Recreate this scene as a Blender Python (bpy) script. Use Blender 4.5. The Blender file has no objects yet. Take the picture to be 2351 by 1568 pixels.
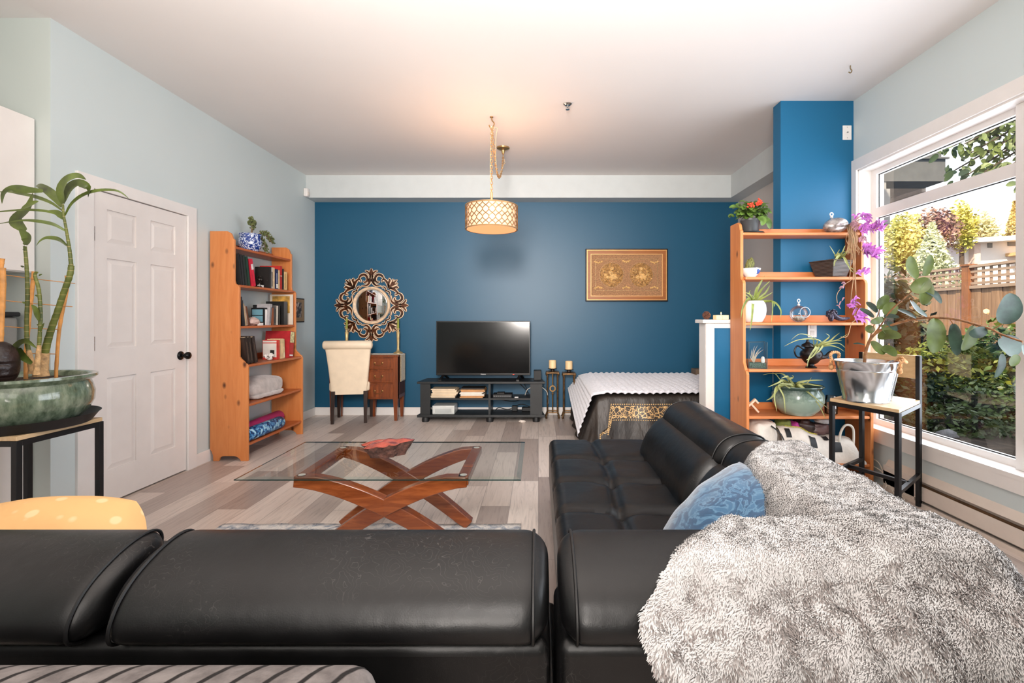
import bpy, math, random
from mathutils import Vector, Matrix, noise
R = random.Random(7)
PI = math.pi
COL = bpy.context.scene.collection
V = Vector
F = 1100.0; CX = 1236.0; CY = 731.0; CH = 1.21

def at(x, y, Y):                      # a pixel at a known depth -> the point in the room
    return V(((x - CX) * Y / F, Y, CH - (y - CY) * Y / F))

def lin(c):
    o = []
    for v in c[:3]:
        v = v / 255.0
        o.append(v / 12.92 if v <= .04045 else ((v + .055) / 1.055) ** 2.4)
    return (*o, 1.0)

# ------------------------------------------------------------------ materials
class NT:
    def __init__(s, name):
        s.m = bpy.data.materials.new(name); s.m.use_nodes = True
        s.t = s.m.node_tree; s.n = s.t.nodes; s.l = s.t.links
        s.b = s.n['Principled BSDF']
    def add(s, typ, **kw):
        n = s.n.new(typ)
        for k, v in kw.items():
            if k.startswith('i_'):
                n.inputs[int(k[2:])].default_value = v
            else: setattr(n, k, v)
        return n
    def link(s, a, b): s.l.new(a, b)
    def coord(s, scale=(1, 1, 1), rot=(0, 0, 0)):
        tc = s.add('ShaderNodeTexCoord'); mp = s.add('ShaderNodeMapping')
        mp.inputs['Scale'].default_value = scale; mp.inputs['Rotation'].default_value = rot
        s.link(tc.outputs['Object'], mp.inputs['Vector']); return mp.outputs[0]
    def noise(s, vec, scale, detail=4, rough=.55, dist=0):
        n = s.add('ShaderNodeTexNoise'); n.inputs['Scale'].default_value = scale
        n.inputs['Detail'].default_value = detail; n.inputs['Roughness'].default_value = rough
        n.inputs['Distortion'].default_value = dist
        s.link(vec, n.inputs['Vector']); return n.outputs[0]
    def ramp(s, fac, stops, interp='LINEAR'):
        r = s.add('ShaderNodeValToRGB'); r.color_ramp.interpolation = interp
        e = r.color_ramp.elements
        while len(e) < len(stops): e.new(.5)
        for el, (p, c) in zip(e, stops):
            el.position = p; el.color = lin(c) if max(c) > 1.01 or c == (0, 0, 0) else (*c[:3], 1)
        s.link(fac, r.inputs[0]); return r.outputs[0]
    def mix(s, fac, a, b, mode='MIX'):
        m = s.add('ShaderNodeMix', data_type='RGBA', blend_type=mode)
        for sock, v in ((m.inputs[0], fac), (m.inputs[6], a), (m.inputs[7], b)):
            if hasattr(v, 'is_linked'): s.link(v, sock)
            else: sock.default_value = v
        return m.outputs[2]
    def math(s, op, a, b=None, c=None):
        m = s.add('ShaderNodeMath', operation=op)
        for i, v in enumerate((a, b, c)):
            if v is None: continue
            if hasattr(v, 'is_linked'): s.link(v, m.inputs[i])
            else: m.inputs[i].default_value = v
        return m.outputs[0]
    def bump(s, h, strength=.2, dist=.01):
        b = s.add('ShaderNodeBump'); b.inputs['Strength'].default_value = strength
        b.inputs['Distance'].default_value = dist
        s.link(h, b.inputs['Height']); s.link(b.outputs[0], s.b.inputs['Normal'])
    def base(s, c):
        if hasattr(c, 'is_linked'): s.link(c, s.b.inputs['Base Color'])
        else: s.b.inputs['Base Color'].default_value = lin(c)

def mat(name, col, rough=.5, metal=0.0, spec=.5, var=0, vscale=8, bump=0, bscale=60, sheen=0, coat=0, emit=None, est=0, trans=0, vstretch=(1, 1, 1), sub=0):
    t = NT(name); b = t.b
    b.inputs['Roughness'].default_value = rough; b.inputs['Metallic'].default_value = metal
    b.inputs['Specular IOR Level'].default_value = spec
    if sheen: b.inputs['Sheen Weight'].default_value = sheen
    if coat: b.inputs['Coat Weight'].default_value = coat; b.inputs['Coat Roughness'].default_value = .12
    if trans: b.inputs['Transmission Weight'].default_value = trans
    vec = t.coord(vstretch)
    lo = tuple(max(1, c * (1 - (var or .04))) for c in col); hi = tuple(min(255, c * (1 + (var or .04))) for c in col)
    t.base(t.ramp(t.noise(vec, vscale), [(.3, lo), (.7, hi)]))
    if bump: t.bump(t.noise(t.coord(), bscale, 3), bump)
    if emit: b.inputs['Emission Color'].default_value = lin(emit); b.inputs['Emission Strength'].default_value = est
    return t.m

def wood(name, c1, c2, axis='z', rough=.42, knots=0, scale=1.0, coat=0):
    t = NT(name); st = {'x': (1.2, 14, 14), 'y': (14, 1.2, 14), 'z': (14, 14, 1.2)}[axis]
    vec = t.coord(tuple(v * scale for v in st))
    g = t.noise(vec, 2.2, 6, .6, 1.2)
    c = t.ramp(g, [(.28, c1), (.5, tuple((a + b) / 2 for a, b in zip(c1, c2))), (.72, c2)])
    if knots:
        ks = {'x': (4.5, 9, 9), 'y': (9, 4.5, 9), 'z': (9, 9, 5.2)}[axis]
        vo = t.add('ShaderNodeTexVoronoi'); vo.inputs['Scale'].default_value = knots
        t.link(t.coord(ks), vo.inputs['Vector'])
        k = t.ramp(vo.outputs['Distance'], [(.07, (1, 1, 1)), (.19, (0, 0, 0))])
        c = t.mix(k, c, lin((92, 48, 24)))
    t.base(c); t.b.inputs['Roughness'].default_value = rough
    if coat: t.b.inputs['Coat Weight'].default_value = coat; t.b.inputs['Coat Roughness'].default_value = .15
    t.bump(g, .06); return t.m

def glass(name, tint=(1, 1, 1), refl=1.0, rough=0.0):
    t = NT(name); t.n.remove(t.b)
    tr = t.add('ShaderNodeBsdfTransparent'); tr.inputs[0].default_value = (*tint, 1)
    gl = t.add('ShaderNodeBsdfGlossy'); gl.inputs['Roughness'].default_value = rough
    fr = t.add('ShaderNodeFresnel'); fr.inputs[0].default_value = 1.45
    f = t.math('MULTIPLY', fr.outputs[0], refl)
    mx = t.add('ShaderNodeMixShader'); t.link(f, mx.inputs[0]); t.link(tr.outputs[0], mx.inputs[1]); t.link(gl.outputs[0], mx.inputs[2])
    t.link(mx.outputs[0], t.n['Material Output'].inputs[0]); return t.m

# ------------------------------------------------------------------ mesh builder
class MB:
    def __init__(s, mtx=None): s.v = []; s.f = []; s.mi = []; s.m = mtx
    def add(s, vs, fs, mi=0):
        o = len(s.v)
        s.v += [(s.m @ V(p)) if s.m else V(p) for p in vs]
        s.f += [tuple(i + o for i in f) for f in fs]; s.mi += [mi] * len(fs); return s
    def box(s, x0, x1, y0, y1, z0, z1, mi=0, mtx=None):
        p = [(x, y, z) for z in (z0, z1) for y in (y0, y1) for x in (x0, x1)]
        if mtx: p = [mtx @ V(q) for q in p]
        return s.add(p, [(0, 2, 3, 1), (4, 5, 7, 6), (0, 1, 5, 4), (2, 6, 7, 3), (0, 4, 6, 2), (1, 3, 7, 5)], mi)
    def bar(s, a, b, w, h=None, up=(0, 0, 1), mi=0):
        a, b = V(a), V(b); h = h or w; d = (b - a).normalized(); u = V(up)
        if abs(d.dot(u)) > .98: u = V((0, 1, 0))
        sd = d.cross(u).normalized(); u = sd.cross(d).normalized()
        p = [q + sd * i * w / 2 + u * j * h / 2 for q in (a, b) for i, j in ((-1, -1), (1, -1), (1, 1), (-1, 1))]
        return s.add(p, [(3, 2, 1, 0), (4, 5, 6, 7), (0, 1, 5, 4), (1, 2, 6, 5), (2, 3, 7, 6), (3, 0, 4, 7)], mi)
    def prism(s, pts, axis, a, b, mi=0):
        mk = {'x': lambda p, t: (t, p[0], p[1]), 'y': lambda p, t: (p[0], t, p[1]), 'z': lambda p, t: (p[0], p[1], t)}[axis]
        n = len(pts)
        vs = [mk(p, a) for p in pts] + [mk(p, b) for p in pts]
        fs = [tuple(range(n))[::-1], tuple(range(n, 2 * n))] + [(i, (i + 1) % n, n + (i + 1) % n, n + i) for i in range(n)]
        return s.add(vs, fs, mi)
    def tube(s, path, r, n=8, mi=0, closed=False, flat=1.0):
        P = [V(p) for p in path]; k = len(P)
        if not hasattr(r, '__len__'): r = [r] * k
        prev = None; vs = []
        for i, p in enumerate(P):
            d = (P[(i + 1) % k] - P[i - 1]) if closed else (P[min(i + 1, k - 1)] - P[max(i - 1, 0)])
            if d.length < 1e-9: d = V((0, 0, 1))
            d.normalize()
            if prev is None:
                u = V((0, 0, 1)) if abs(d.z) < .9 else V((0, 1, 0)); sd = d.cross(u).normalized()
            else:
                sd = prev - d * prev.dot(d)
                sd = sd.normalized() if sd.length > 1e-6 else prev
            prev = sd; up = sd.cross(d)
            for j in range(n):
                a = 2 * PI * j / n; vs.append(p + sd * math.cos(a) * r[i] + up * math.sin(a) * r[i] * flat)
        fs = []
        for i in range(k if closed else k - 1):
            for j in range(n):
                a, b = i * n, ((i + 1) % k) * n
                fs.append((a + j, a + (j + 1) % n, b + (j + 1) % n, b + j))
        if not closed: fs += [tuple(range(n))[::-1], tuple(range((k - 1) * n, k * n))]
        return s.add(vs, fs, mi)
    def lathe(s, prof, c=(0, 0, 0), n=32, mi=0, sx=1, sy=1, mtx=None, wob=None):
        vs = []; c = V(c)
        for (r, z) in prof:
            for j in range(n):
                a = 2 * PI * j / n; q = r * (wob(a, z) if wob else 1)
                p = V((q * math.cos(a) * sx, q * math.sin(a) * sy, z)); vs.append((mtx @ p if mtx else p) + c)
        k = len(prof)
        fs = [(i * n + j, i * n + (j + 1) % n, (i + 1) * n + (j + 1) % n, (i + 1) * n + j) for i in range(k - 1) for j in range(n)]
        if prof[0][0] > 1e-6: fs.append(tuple(range(n))[::-1])
        if prof[-1][0] > 1e-6: fs.append(tuple(range((k - 1) * n, k * n)))
        return s.add(vs, fs, mi)
    def ball(s, c, r, n=16, mi=0, wob=0, ws=4, mtx=None):
        if not hasattr(r, '__len__'): r = (r, r, r)
        vs = []; k = n // 2 + 1; c = V(c)
        for i in range(k):
            t = PI * i / (k - 1)
            for j in range(n):
                a = 2 * PI * j / n; d = V((math.sin(t) * math.cos(a), math.sin(t) * math.sin(a), math.cos(t)))
                q = 1 + (wob * noise.noise(d * ws + c * 7) if wob else 0)
                p = V((d.x * r[0] * q, d.y * r[1] * q, d.z * r[2] * q)); vs.append(c + (mtx @ p if mtx else p))
        fs = [(i * n + j, (i + 1) * n + j, (i + 1) * n + (j + 1) % n, i * n + (j + 1) % n) for i in range(k - 1) for j in range(n)]
        return s.add(vs, fs, mi)
    def grid(s, nu, nv, fn, mi=0, wrap=False):
        vs = [fn(i / nu, j / nv) for i in range(nu + (0 if wrap else 1)) for j in range(nv + 1)]
        w = nv + 1; N = nu if wrap else nu + 1
        fs = [(i * w + j, ((i + 1) % N) * w + j, ((i + 1) % N) * w + j + 1, i * w + j + 1) for i in range(nu) for j in range(nv)]
        return s.add(vs, fs, mi)
    def leaf(s, path, w, side=None, fold=.25, face=(0, -1, .25), mi=0, shape=None, n=None):
        P = spline([V(p) for p in path], n or max(6, 3 * len(path))); k = len(P); f = V(face).normalized(); vs = []
        for i, p in enumerate(P):
            d = (P[min(i + 1, k - 1)] - P[max(i - 1, 0)]).normalized(); t = i / (k - 1)
            sd = d.cross(f) if side is None else V(side)
            if sd.length < 1e-4: sd = V((1, 0, 0))
            sd.normalize(); nn = sd.cross(d).normalized()
            q = (shape(t) if shape else math.sin(PI * min(1, t * .94 + .06)) ** .75) * w / 2
            vs += [p - sd * q + nn * q * fold, p, p + sd * q + nn * q * fold]
        fs = []
        for i in range(k - 1):
            a = i * 3; fs += [(a, a + 1, a + 4, a + 3), (a + 1, a + 2, a + 5, a + 4)]
        return s.add(vs, fs, mi)
    def build(s, name, mats, parent=None, smooth=40, bevel=0, sub=0, solid=0, seg=2):
        me = bpy.data.meshes.new(name)
        me.from_pydata([tuple(p) for p in s.v], [], s.f)
        if not isinstance(mats, (list, tuple)): mats = [mats]
        for m in mats: me.materials.append(m)
        if len(mats) > 1: me.polygons.foreach_set('material_index', s.mi)
        if smooth:
            me.polygons.foreach_set('use_smooth', [True] * len(me.polygons))
            if smooth < 179: me.set_sharp_from_angle(angle=math.radians(smooth))
        me.update()
        o = bpy.data.objects.new(name, me); COL.objects.link(o)
        if parent is not None:
            o.parent = parent
            if parent.type == 'EMPTY': o.matrix_parent_inverse = parent.matrix_basis.inverted()
        if sub:
            md = o.modifiers.new('s', 'SUBSURF'); md.levels = md.render_levels = sub
        if solid:
            md = o.modifiers.new('t', 'SOLIDIFY'); md.thickness = solid
        if bevel:
            md = o.modifiers.new('b', 'BEVEL'); md.width = bevel; md.segments = seg; md.limit_method = 'ANGLE'; md.angle_limit = math.radians(40)
        return o

def spline(P, n):
    P = [V(p) for p in P]; k = len(P)
    if k < 2: return P
    out = []
    for i in range(n):
        t = i / (n - 1) * (k - 1); a = min(int(t), k - 2); u = t - a
        p0, p1, p2, p3 = P[max(a - 1, 0)], P[a], P[a + 1], P[min(a + 2, k - 1)]
        out.append(.5 * ((2 * p1) + (p2 - p0) * u + (2 * p0 - 5 * p1 + 4 * p2 - p3) * u * u + (3 * p1 - p0 - 3 * p2 + p3) * u ** 3))
    return out

def tag(o, label, cat, group=None):
    o['label'] = label; o['category'] = cat
    if group: o['group'] = group
    return o
def thing(name, loc, label, cat, group=None, rz=0):
    o = bpy.data.objects.new(name, None); COL.objects.link(o)
    o.empty_display_size = .05; o.location = loc; o.rotation_euler = (0, 0, rz)
    o.matrix_basis = Matrix.Translation(V(loc)) @ Matrix.Rotation(rz, 4, 'Z')
    return tag(o, label, cat, group)
def struct(o): o['kind'] = 'structure'; return o
def dup(root, delta, label, group=None):
    r = root.copy(); COL.objects.link(r); r.location = V(root.location) + V(delta); r['label'] = label
    if group: r['group'] = group
    for ch in list(root.children):
        c = ch.copy(); COL.objects.link(c); c.parent = r
        for g in list(ch.children):
            d = g.copy(); COL.objects.link(d); d.parent = c
    return r
def rnd(a, b): return R.uniform(a, b)
# ------------------------------------------------------------------ common materials
H = 2.935; XL = -2.80; XR = 2.50; YB = 6.0
def wallmat(name, c, rough=.6, bump=.03):
    t = NT(name); v = t.coord(); t.base(t.ramp(t.noise(v, .9, 3), [(.3, tuple(x * .98 for x in c)), (.7, c)]))
    t.b.inputs['Roughness'].default_value = rough; t.bump(t.noise(v, 220, 2), bump, .002); return t.m
m_wall = wallmat('pale_blue_paint', (208, 219, 220)); m_wall2 = wallmat('shaded_pale_blue_paint', (206, 215, 211))  # kitchen side: same paint, its darker greenish cast put into the colour
m_ceil = wallmat('ceiling_paint', (232, 228, 226), .8); m_beige = wallmat('beige_paint', (214, 206, 200))
m_blue = wallmat('deep_blue_paint', (9, 80, 112), .42, .1); m_bluec = wallmat('lit_deep_blue_paint', (10, 98, 140), .5)  # column and half wall: same blue, stronger light painted in
m_trim = mat('white_trim', (236, 232, 229), .35, var=.01)
m_door = mat('door_white', (236, 230, 226), .38, var=.01)
m_black = mat('black_metal', (22, 22, 24), .4, .3)
m_chrome = mat('steel', (190, 188, 184), .25, 1)
m_dark = mat('matte_black', (20, 21, 23), .55)

def plankmat():
    t = NT('grey_plank_floor'); tc = t.add('ShaderNodeTexCoord'); sp = t.add('ShaderNodeSeparateXYZ'); t.link(tc.outputs['Object'], sp.inputs[0])
    u = t.math('DIVIDE', sp.outputs[0], .185); row = t.math('FLOOR', u)
    w1 = t.add('ShaderNodeTexWhiteNoise', noise_dimensions='1D'); t.link(row, w1.inputs['W'])
    v = t.math('ADD', t.math('DIVIDE', sp.outputs[1], 1.25), t.math('MULTIPLY', w1.outputs[0], 7.0)); idx = t.math('FLOOR', v)
    cb = t.add('ShaderNodeCombineXYZ'); t.link(row, cb.inputs[0]); t.link(idx, cb.inputs[1])
    w2 = t.add('ShaderNodeTexWhiteNoise', noise_dimensions='2D'); t.link(cb.outputs[0], w2.inputs['Vector'])
    c = t.ramp(w2.outputs[0], [(0, (160, 149, 144)), (.2, (180, 169, 163)), (.36, (208, 198, 191)), (.7, (222, 213, 207)), (1, (196, 186, 179))])
    # grain, shifted per plank
    ad = t.add('ShaderNodeVectorMath', operation='ADD'); mu = t.add('ShaderNodeVectorMath', operation='SCALE'); mu.inputs['Scale'].default_value = 3.7
    t.link(w2.outputs[1], mu.inputs[0]); t.link(t.coord((22, 1.6, 1)), ad.inputs[0]); t.link(mu.outputs[0], ad.inputs[1])
    g = t.noise(ad.outputs[0], 1.6, 6, .62, 1.6)
    c = t.mix(.55, c, t.ramp(g, [(.25, (118, 106, 100)), (.48, (214, 206, 200)), (.8, (236, 230, 226))]), 'MULTIPLY')
    c = t.mix(.5, c, t.mix(1.0, c, (1.35, 1.33, 1.32, 1), 'MULTIPLY'))
    fu = t.math('FRACT', u); fv = t.math('FRACT', v)
    e = t.math('MINIMUM', t.math('MINIMUM', fu, t.math('SUBTRACT', 1, fu)), t.math('MULTIPLY', t.math('MINIMUM', fv, t.math('SUBTRACT', 1, fv)), 6.7))
    s = t.ramp(e, [(.0, (1, 1, 1)), (.018, (0, 0, 0))]); c = t.mix(t.math('MULTIPLY', s, .6), c, lin((92, 84, 80)))
    t.base(c); t.b.inputs['Roughness'].default_value = .34; t.bump(g, .05, .004); return t.m

# ------------------------------------------------------------------ shell
struct(MB().box(-3.7, 3.0, -3.7, 6.2, -.12, 0).build('floor', plankmat(), smooth=0))
struct(MB().box(-3.7, 2.66, -3.7, 6.2, H, H + .15).build('ceiling', m_ceil, smooth=0))
struct(MB().box(XL - .15, XL, 2.75, 3.0, 0, H).box(XL - .15, XL, 3.81, YB + .1, 0, H).box(XL - .15, XL, 3.0, 3.81, 2.03, H).box(XL - .15, XL - .08, 3.0, 3.81, 0, 2.03).build('wall_left', m_wall, smooth=0))
struct(MB().box(-3.6, XL - .15, 2.75, 2.9, 0, H).box(XL - .15, XL - .0005, 2.7495, 2.75, 0, H).build('wall_kitchen', m_wall2, smooth=0))
struct(MB().box(-3.7, -3.55, -3.7, 2.75, 0, H).build('wall_far_left', m_wall2, smooth=0))
struct(MB().box(XL - .1, 2.6, YB, YB + .15, 0, H).build('wall_back', m_blue, smooth=0))
struct(MB().box(-3.7, 2.6, -3.7, -3.55, 0, H).build('wall_rear', m_wall, smooth=0))
# window wall with its opening
WY0, WY1, WZ0, WZ1 = .6, 3.75, .395, 2.37
struct(MB().box(XR, XR + .16, -3.7, WY0, 0, H).box(XR, XR + .16, WY1, 3.95, 0, H).box(XR, XR + .16, WY0, WY1, 0, WZ0).box(XR, XR + .16, WY0, WY1, WZ1, H).build('wall_right', m_wall, smooth=0))
struct(MB().box(XR, XR + .16, 3.95, 6.0, 0, H).build('wall_alcove', m_beige, smooth=0))
# dropped beam along the back and the right of the alcove
struct(MB().box(XL, 2.32, 5.77, YB, 2.665, H).box(2.32, XR, 3.92, YB, 2.665, H).build('trim_1', mat('soffit_paint', (200, 206, 207), .6, var=.01), smooth=0))
struct(MB().box(1.922, XR, 3.80, 3.92, 0, H).build('wall_column', m_bluec, smooth=0))
hw = struct(MB().box(1.395, 1.922, 3.93, 4.08, 0, 1.17).build('wall_half', m_bluec, smooth=0))
hw2 = MB().box(1.37, 1.395, 3.9301, 4.085, 0, 1.17).box(1.37, 1.44, 3.915, 3.93, 0, 1.17).box(1.44, 1.922, 3.918, 3.93, 1.13, 1.17).box(1.34, 1.93, 3.90, 4.10, 1.17, 1.20).build('cap_rail', m_trim, hw, smooth=0, bevel=.004)
# baseboards
struct(MB().box(XL, XL + .014, 2.75, 2.895, 0, .1).box(XL, XL + .014, 3.905, YB, 0, .1).build('baseboard_left', m_trim, smooth=0, bevel=.003))
struct(MB().box(XL, XR, YB - .014, YB, 0, .1).build('baseboard_back', m_trim, smooth=0, bevel=.003))
# window trim and frame
w1 = struct(MB().box(XR - .018, XR, WY1 - .005, WY1 + .075, .30, 2.455).box(XR - .018, XR, WY0 - .08, WY1 - .0051, WZ1, 2.455).box(XR - .018, XR, WY0, WY1 - .0051, .30, .372)
    .box(XR - .02, XR + .17, WY0, WY1, .372, .398).box(XR, XR + .17, WY1 - .012, WY1, WZ0, WZ1).box(XR, XR + .17, WY0, WY1, WZ1 - .012, WZ1).build('window_1', m_trim, smooth=0))
fx0, fx1 = XR + .10, XR + .16
fr = MB()
for (a, b) in ((WY0, 2.50), (2.50, WY1 - .012)):
    fr.box(fx0, fx1, a, a + .05, .398, WZ1 - .012).box(fx0, fx1, b - .05, b, .398, WZ1 - .012)
    a_, b_ = a + .0501, b - .0501; fr.box(fx0, fx1, a_, b_, .398, .44).box(fx0, fx1, a_, b_, WZ1 - .05, WZ1 - .012).box(fx0, fx1, a_, b_, 1.985, 2.06)
fr.box(fx0 - .03, fx0 - .0005, 2.46, 2.58, .399, WZ1 - .013)
fr.build('window_frame', m_trim, w1, smooth=0)
gk = MB()
for (a, b) in ((WY0, 2.50), (2.50, WY1 - .012)):
    for (z0, z1) in ((.44, 1.985), (2.06, WZ1 - .05)):
        gk.box(fx0 + .02, fx0 + .024, a + .048, a + .056, z0, z1).box(fx0 + .02, fx0 + .024, b - .056, b - .048, z0, z1).box(fx0 + .02, fx0 + .024, a, b, z0, z0 + .006).box(fx0 + .02, fx0 + .024, a, b, z1 - .006, z1)
gk.build('gasket', m_dark, w1, smooth=0)
pn = MB()
for (a, b) in ((WY0, 2.50), (2.50, WY1 - .012)):
    for (z0, z1) in ((.44, 1.985), (2.06, WZ1 - .05)):
        pn.add([(fx0 + .03, a + .05, z0), (fx0 + .03, b - .05, z0), (fx0 + .03, b - .05, z1), (fx0 + .03, a + .05, z1)], [(0, 1, 2, 3)])
pn.build('window_glass', glass('window_glass', (.97, .98, .98), .07), w1, smooth=0)

# ------------------------------------------------------------------ door with six panels
d = MB(); dx = XL + .004
ya, yb, zt = 3.008, 3.802, 2.02
pys = [(3.105, 3.333), (3.455, 3.69)]; pzs = [(.222, .824), (1.017, 1.60), (1.698, 1.917)]
d.box(dx - .035, dx - .012, ya, yb, .012, zt)
def strip(y0, y1, z0, z1): d.box(dx - .012, dx, y0, y1, z0, z1)
strip(ya, pys[0][0], .012, zt); strip(pys[0][1], pys[1][0], .012, zt); strip(pys[1][1], yb, .012, zt)
for (a, b) in pys:
    zz = [.012] + [q for p in pzs for q in p] + [zt]
    for i in range(0, len(zz), 2): strip(a, b, zz[i], zz[i + 1])
    for (z0, z1) in pzs:
        i = .035
        d.add([(dx - .011, a, z0), (dx - .011, b, z0), (dx - .011, b, z1), (dx - .011, a, z1), (dx - .002, a + i, z0 + i), (dx - .002, b - i, z0 + i), (dx - .002, b - i, z1 - i), (dx - .002, a + i, z1 - i)],
              [(0, 1, 5, 4), (1, 2, 6, 5), (2, 3, 7, 6), (3, 0, 4, 7), (4, 5, 6, 7)])
dr = struct(d.build('door_1', m_door, smooth=0))
kb = MB(Matrix.Translation((dx, 3.742, .92)) @ Matrix.Rotation(PI / 2, 4, 'Y'))
kb.lathe([(.0, 0), (.034, 0), (.034, .006), (.028, .012), (.012, .016), (.011, .035), (.022, .042), (.029, .055), (.028, .068), (.018, .076), (0, .078)], n=24)
kb.build('door_knob', mat('black_knob', (20, 19, 20), .25, .6), dr, smooth=50)
for z in (1.745, 1.05):
    MB().tube([(dx + .004, 3.004, z - .045), (dx + .004, 3.004, z + .045)], .007, 8).box(dx - .002, dx + .001, 3.006, 3.02, z - .045, z + .045).build('hinge', m_chrome, dr)
struct(MB().prism([(2.895, 0), (3.002, 0), (3.002, 2.025), (3.808, 2.025), (3.808, 0), (3.905, 0), (3.905, 2.105), (2.895, 2.105)], 'x', XL - .03, XL + .018).build('trim_2', m_trim, smooth=0, bevel=.003))

# ------------------------------------------------------------------ kitchen corner
k = thing('kitchen_wall_cabinet', (-3.2, 2.1, 1.47), 'white kitchen wall cabinet high up at the left edge', 'cabinet')
m_cab = mat('cabinet_white', (238, 232, 227), .4, var=.01)
MB().box(-3.5, -2.90, .9, 2.742, 1.47, 2.353).build('carcass', m_cab, k, smooth=0)
MB().box(-2.90, -2.88, 1.83, 2.74, 1.475, 2.35).build('door', m_cab, k, smooth=0, bevel=.002)
k = thing('kitchen_base_cabinet', (-3.2, 2.1, 0), 'white kitchen base cabinet low behind the green planter table', 'cabinet')
MB().box(-3.5, -2.92, .9, 2.742, 0, .86).build('carcass', m_cab, k, smooth=0)
MB().box(-2.92, -2.90, 1.83, 2.74, .1, .85).build('door', m_cab, k, smooth=0, bevel=.002)
tag(MB().box(-3.5, -2.885, .9, 2.742, .86, .90).build('countertop', wood('counter_wood', (150, 110, 70), (180, 140, 95), 'y'), smooth=0), 'wooden kitchen countertop on the white base cabinet', 'countertop')
k = thing('canister', (-3.05, 2.62, .9), 'brushed silver canister with black lid on the kitchen counter', 'canister')
MB().box(-3.18, -2.935, 2.52, 2.71, .90, 1.22).build('body', mat('brushed_steel', (170, 168, 165), .4, .8), k, bevel=.02, seg=3)
MB().box(-3.185, -2.93, 2.515, 2.715, 1.22, 1.246).build('lid', m_dark, k, bevel=.008)

# ------------------------------------------------------------------ baseboard heater
h = thing('baseboard_heater', (2.47, 2.2, 0), 'long cream electric baseboard heater below the window', 'heater')
m_heat = mat('heater_enamel', (226, 214, 203), .4, var=.02)
hx = 2.462
pf = [(XR, .165), (XR, .205), (hx + .014, .165), (hx + .010, .157)]
MB().prism([(x, z) for x, z in pf], 'y', .3, 3.42).box(XR - .006, XR - .001, .3, 3.42, .02, .18).build('top_cover', m_heat, h, smooth=0)
MB().prism([(hx, .04), (hx + .004, .04), (hx + .006, .128), (hx, .128)], 'y', .3, 3.42).build('front_panel', m_heat, h, smooth=0)
MB().prism([(hx - .004, 0), (XR, 0), (XR, .016), (hx - .004, .022)], 'y', .3, 3.42).build('bottom_rail', m_heat, h, smooth=0)
MB().box(hx + .012, hx + .03, .35, 3.12, .05, .135).build('heating_fin', mat('fin_brown', (112, 82, 55), .5, .5, var=.2), h, smooth=0)
MB().box(hx, XR - .001, 3.14, 3.42, .02, .166).build('end_cap', m_heat, h, smooth=0)

# ------------------------------------------------------------------ ceiling things
s = thing('fire_sprinkler', (.235, 3.85, H), 'small chrome fire sprinkler on the white ceiling', 'sprinkler')
MB().lathe([(.034, 0), (.034, -.004), (.022, -.014), (.015, -.014)], (.235, 3.85, H - .0005), 24).build('escutcheon', m_chrome, s)
MB().tube([(.235, 3.85, H - .01), (.235, 3.85, H - .03)], .006).tube([(.225, 3.85, H - .02), (.223, 3.85, H - .035), (.235, 3.85, H - .045), (.247, 3.85, H - .035), (.245, 3.85, H - .02)], .003).lathe([(.016, 0), (.016, -.003)], (.235, 3.85, H - .045), 16).build('deflector', m_chrome, s)
hk = spline([(2.13, 3.27, H), (2.13, 3.27, H - .02), (2.14, 3.27, H - .034), (2.13, 3.27, H - .05), (2.117, 3.27, H - .042)], 16)
tag(MB().tube(hk, .0035, 8).build('ceiling_hook', mat('brass_hook', (150, 130, 95), .35, .9)), 'bare brass hook screwed in the ceiling above the plants', 'hook')
o = thing('motion_sensor', (XL + .02, 5.745, 2.7), 'small white motion sensor in the upper left corner', 'sensor')
MB().box(XL + .001, XL + .05, 5.70, 5.765, 2.665, 2.765).build('housing', m_trim, o, bevel=.012, seg=3)
MB().box(XL + .045, XL + .054, 5.712, 5.753, 2.68, 2.725).build('lens', mat('sensor_lens', (225, 215, 205), .3), o, bevel=.006)
o = thing('wall_plate', (2.41, 3.80, 2.58), 'white wall plate high on the blue column', 'outlet')
cxp = at(1944, 305, 3.80)
MB().box(cxp.x - .035, cxp.x + .035, 3.793, 3.7995, cxp.z - .057, cxp.z + .057).build('plate', m_trim, o, bevel=.003)
MB().tube([(cxp.x, 3.7935, cxp.z), (cxp.x, 3.785, cxp.z)], .006).build('jack', m_chrome, o)
for dz_ in (-.042, .042): MB().tube([(cxp.x, 3.794, cxp.z + dz_), (cxp.x, 3.7915, cxp.z + dz_)], .003).build('screw', m_chrome, o)
o = thing('power_outlet', (2.18, 3.80, 1.1), 'white outlet plate on the column behind the shelf', 'outlet')
q = at(1864, 757, 3.80)
MB().box(q.x - .036, q.x + .036, 3.793, 3.7995, q.z - .06, q.z + .06).build('plate', m_trim, o, bevel=.003)
MB().box(q.x - .016, q.x + .016, 3.79, 3.793, q.z + .008, q.z + .045).box(q.x - .016, q.x + .016, 3.79, 3.793, q.z - .045, q.z - .008).build('socket', mat('socket_white', (215, 210, 205), .4), o, bevel=.002)

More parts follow.
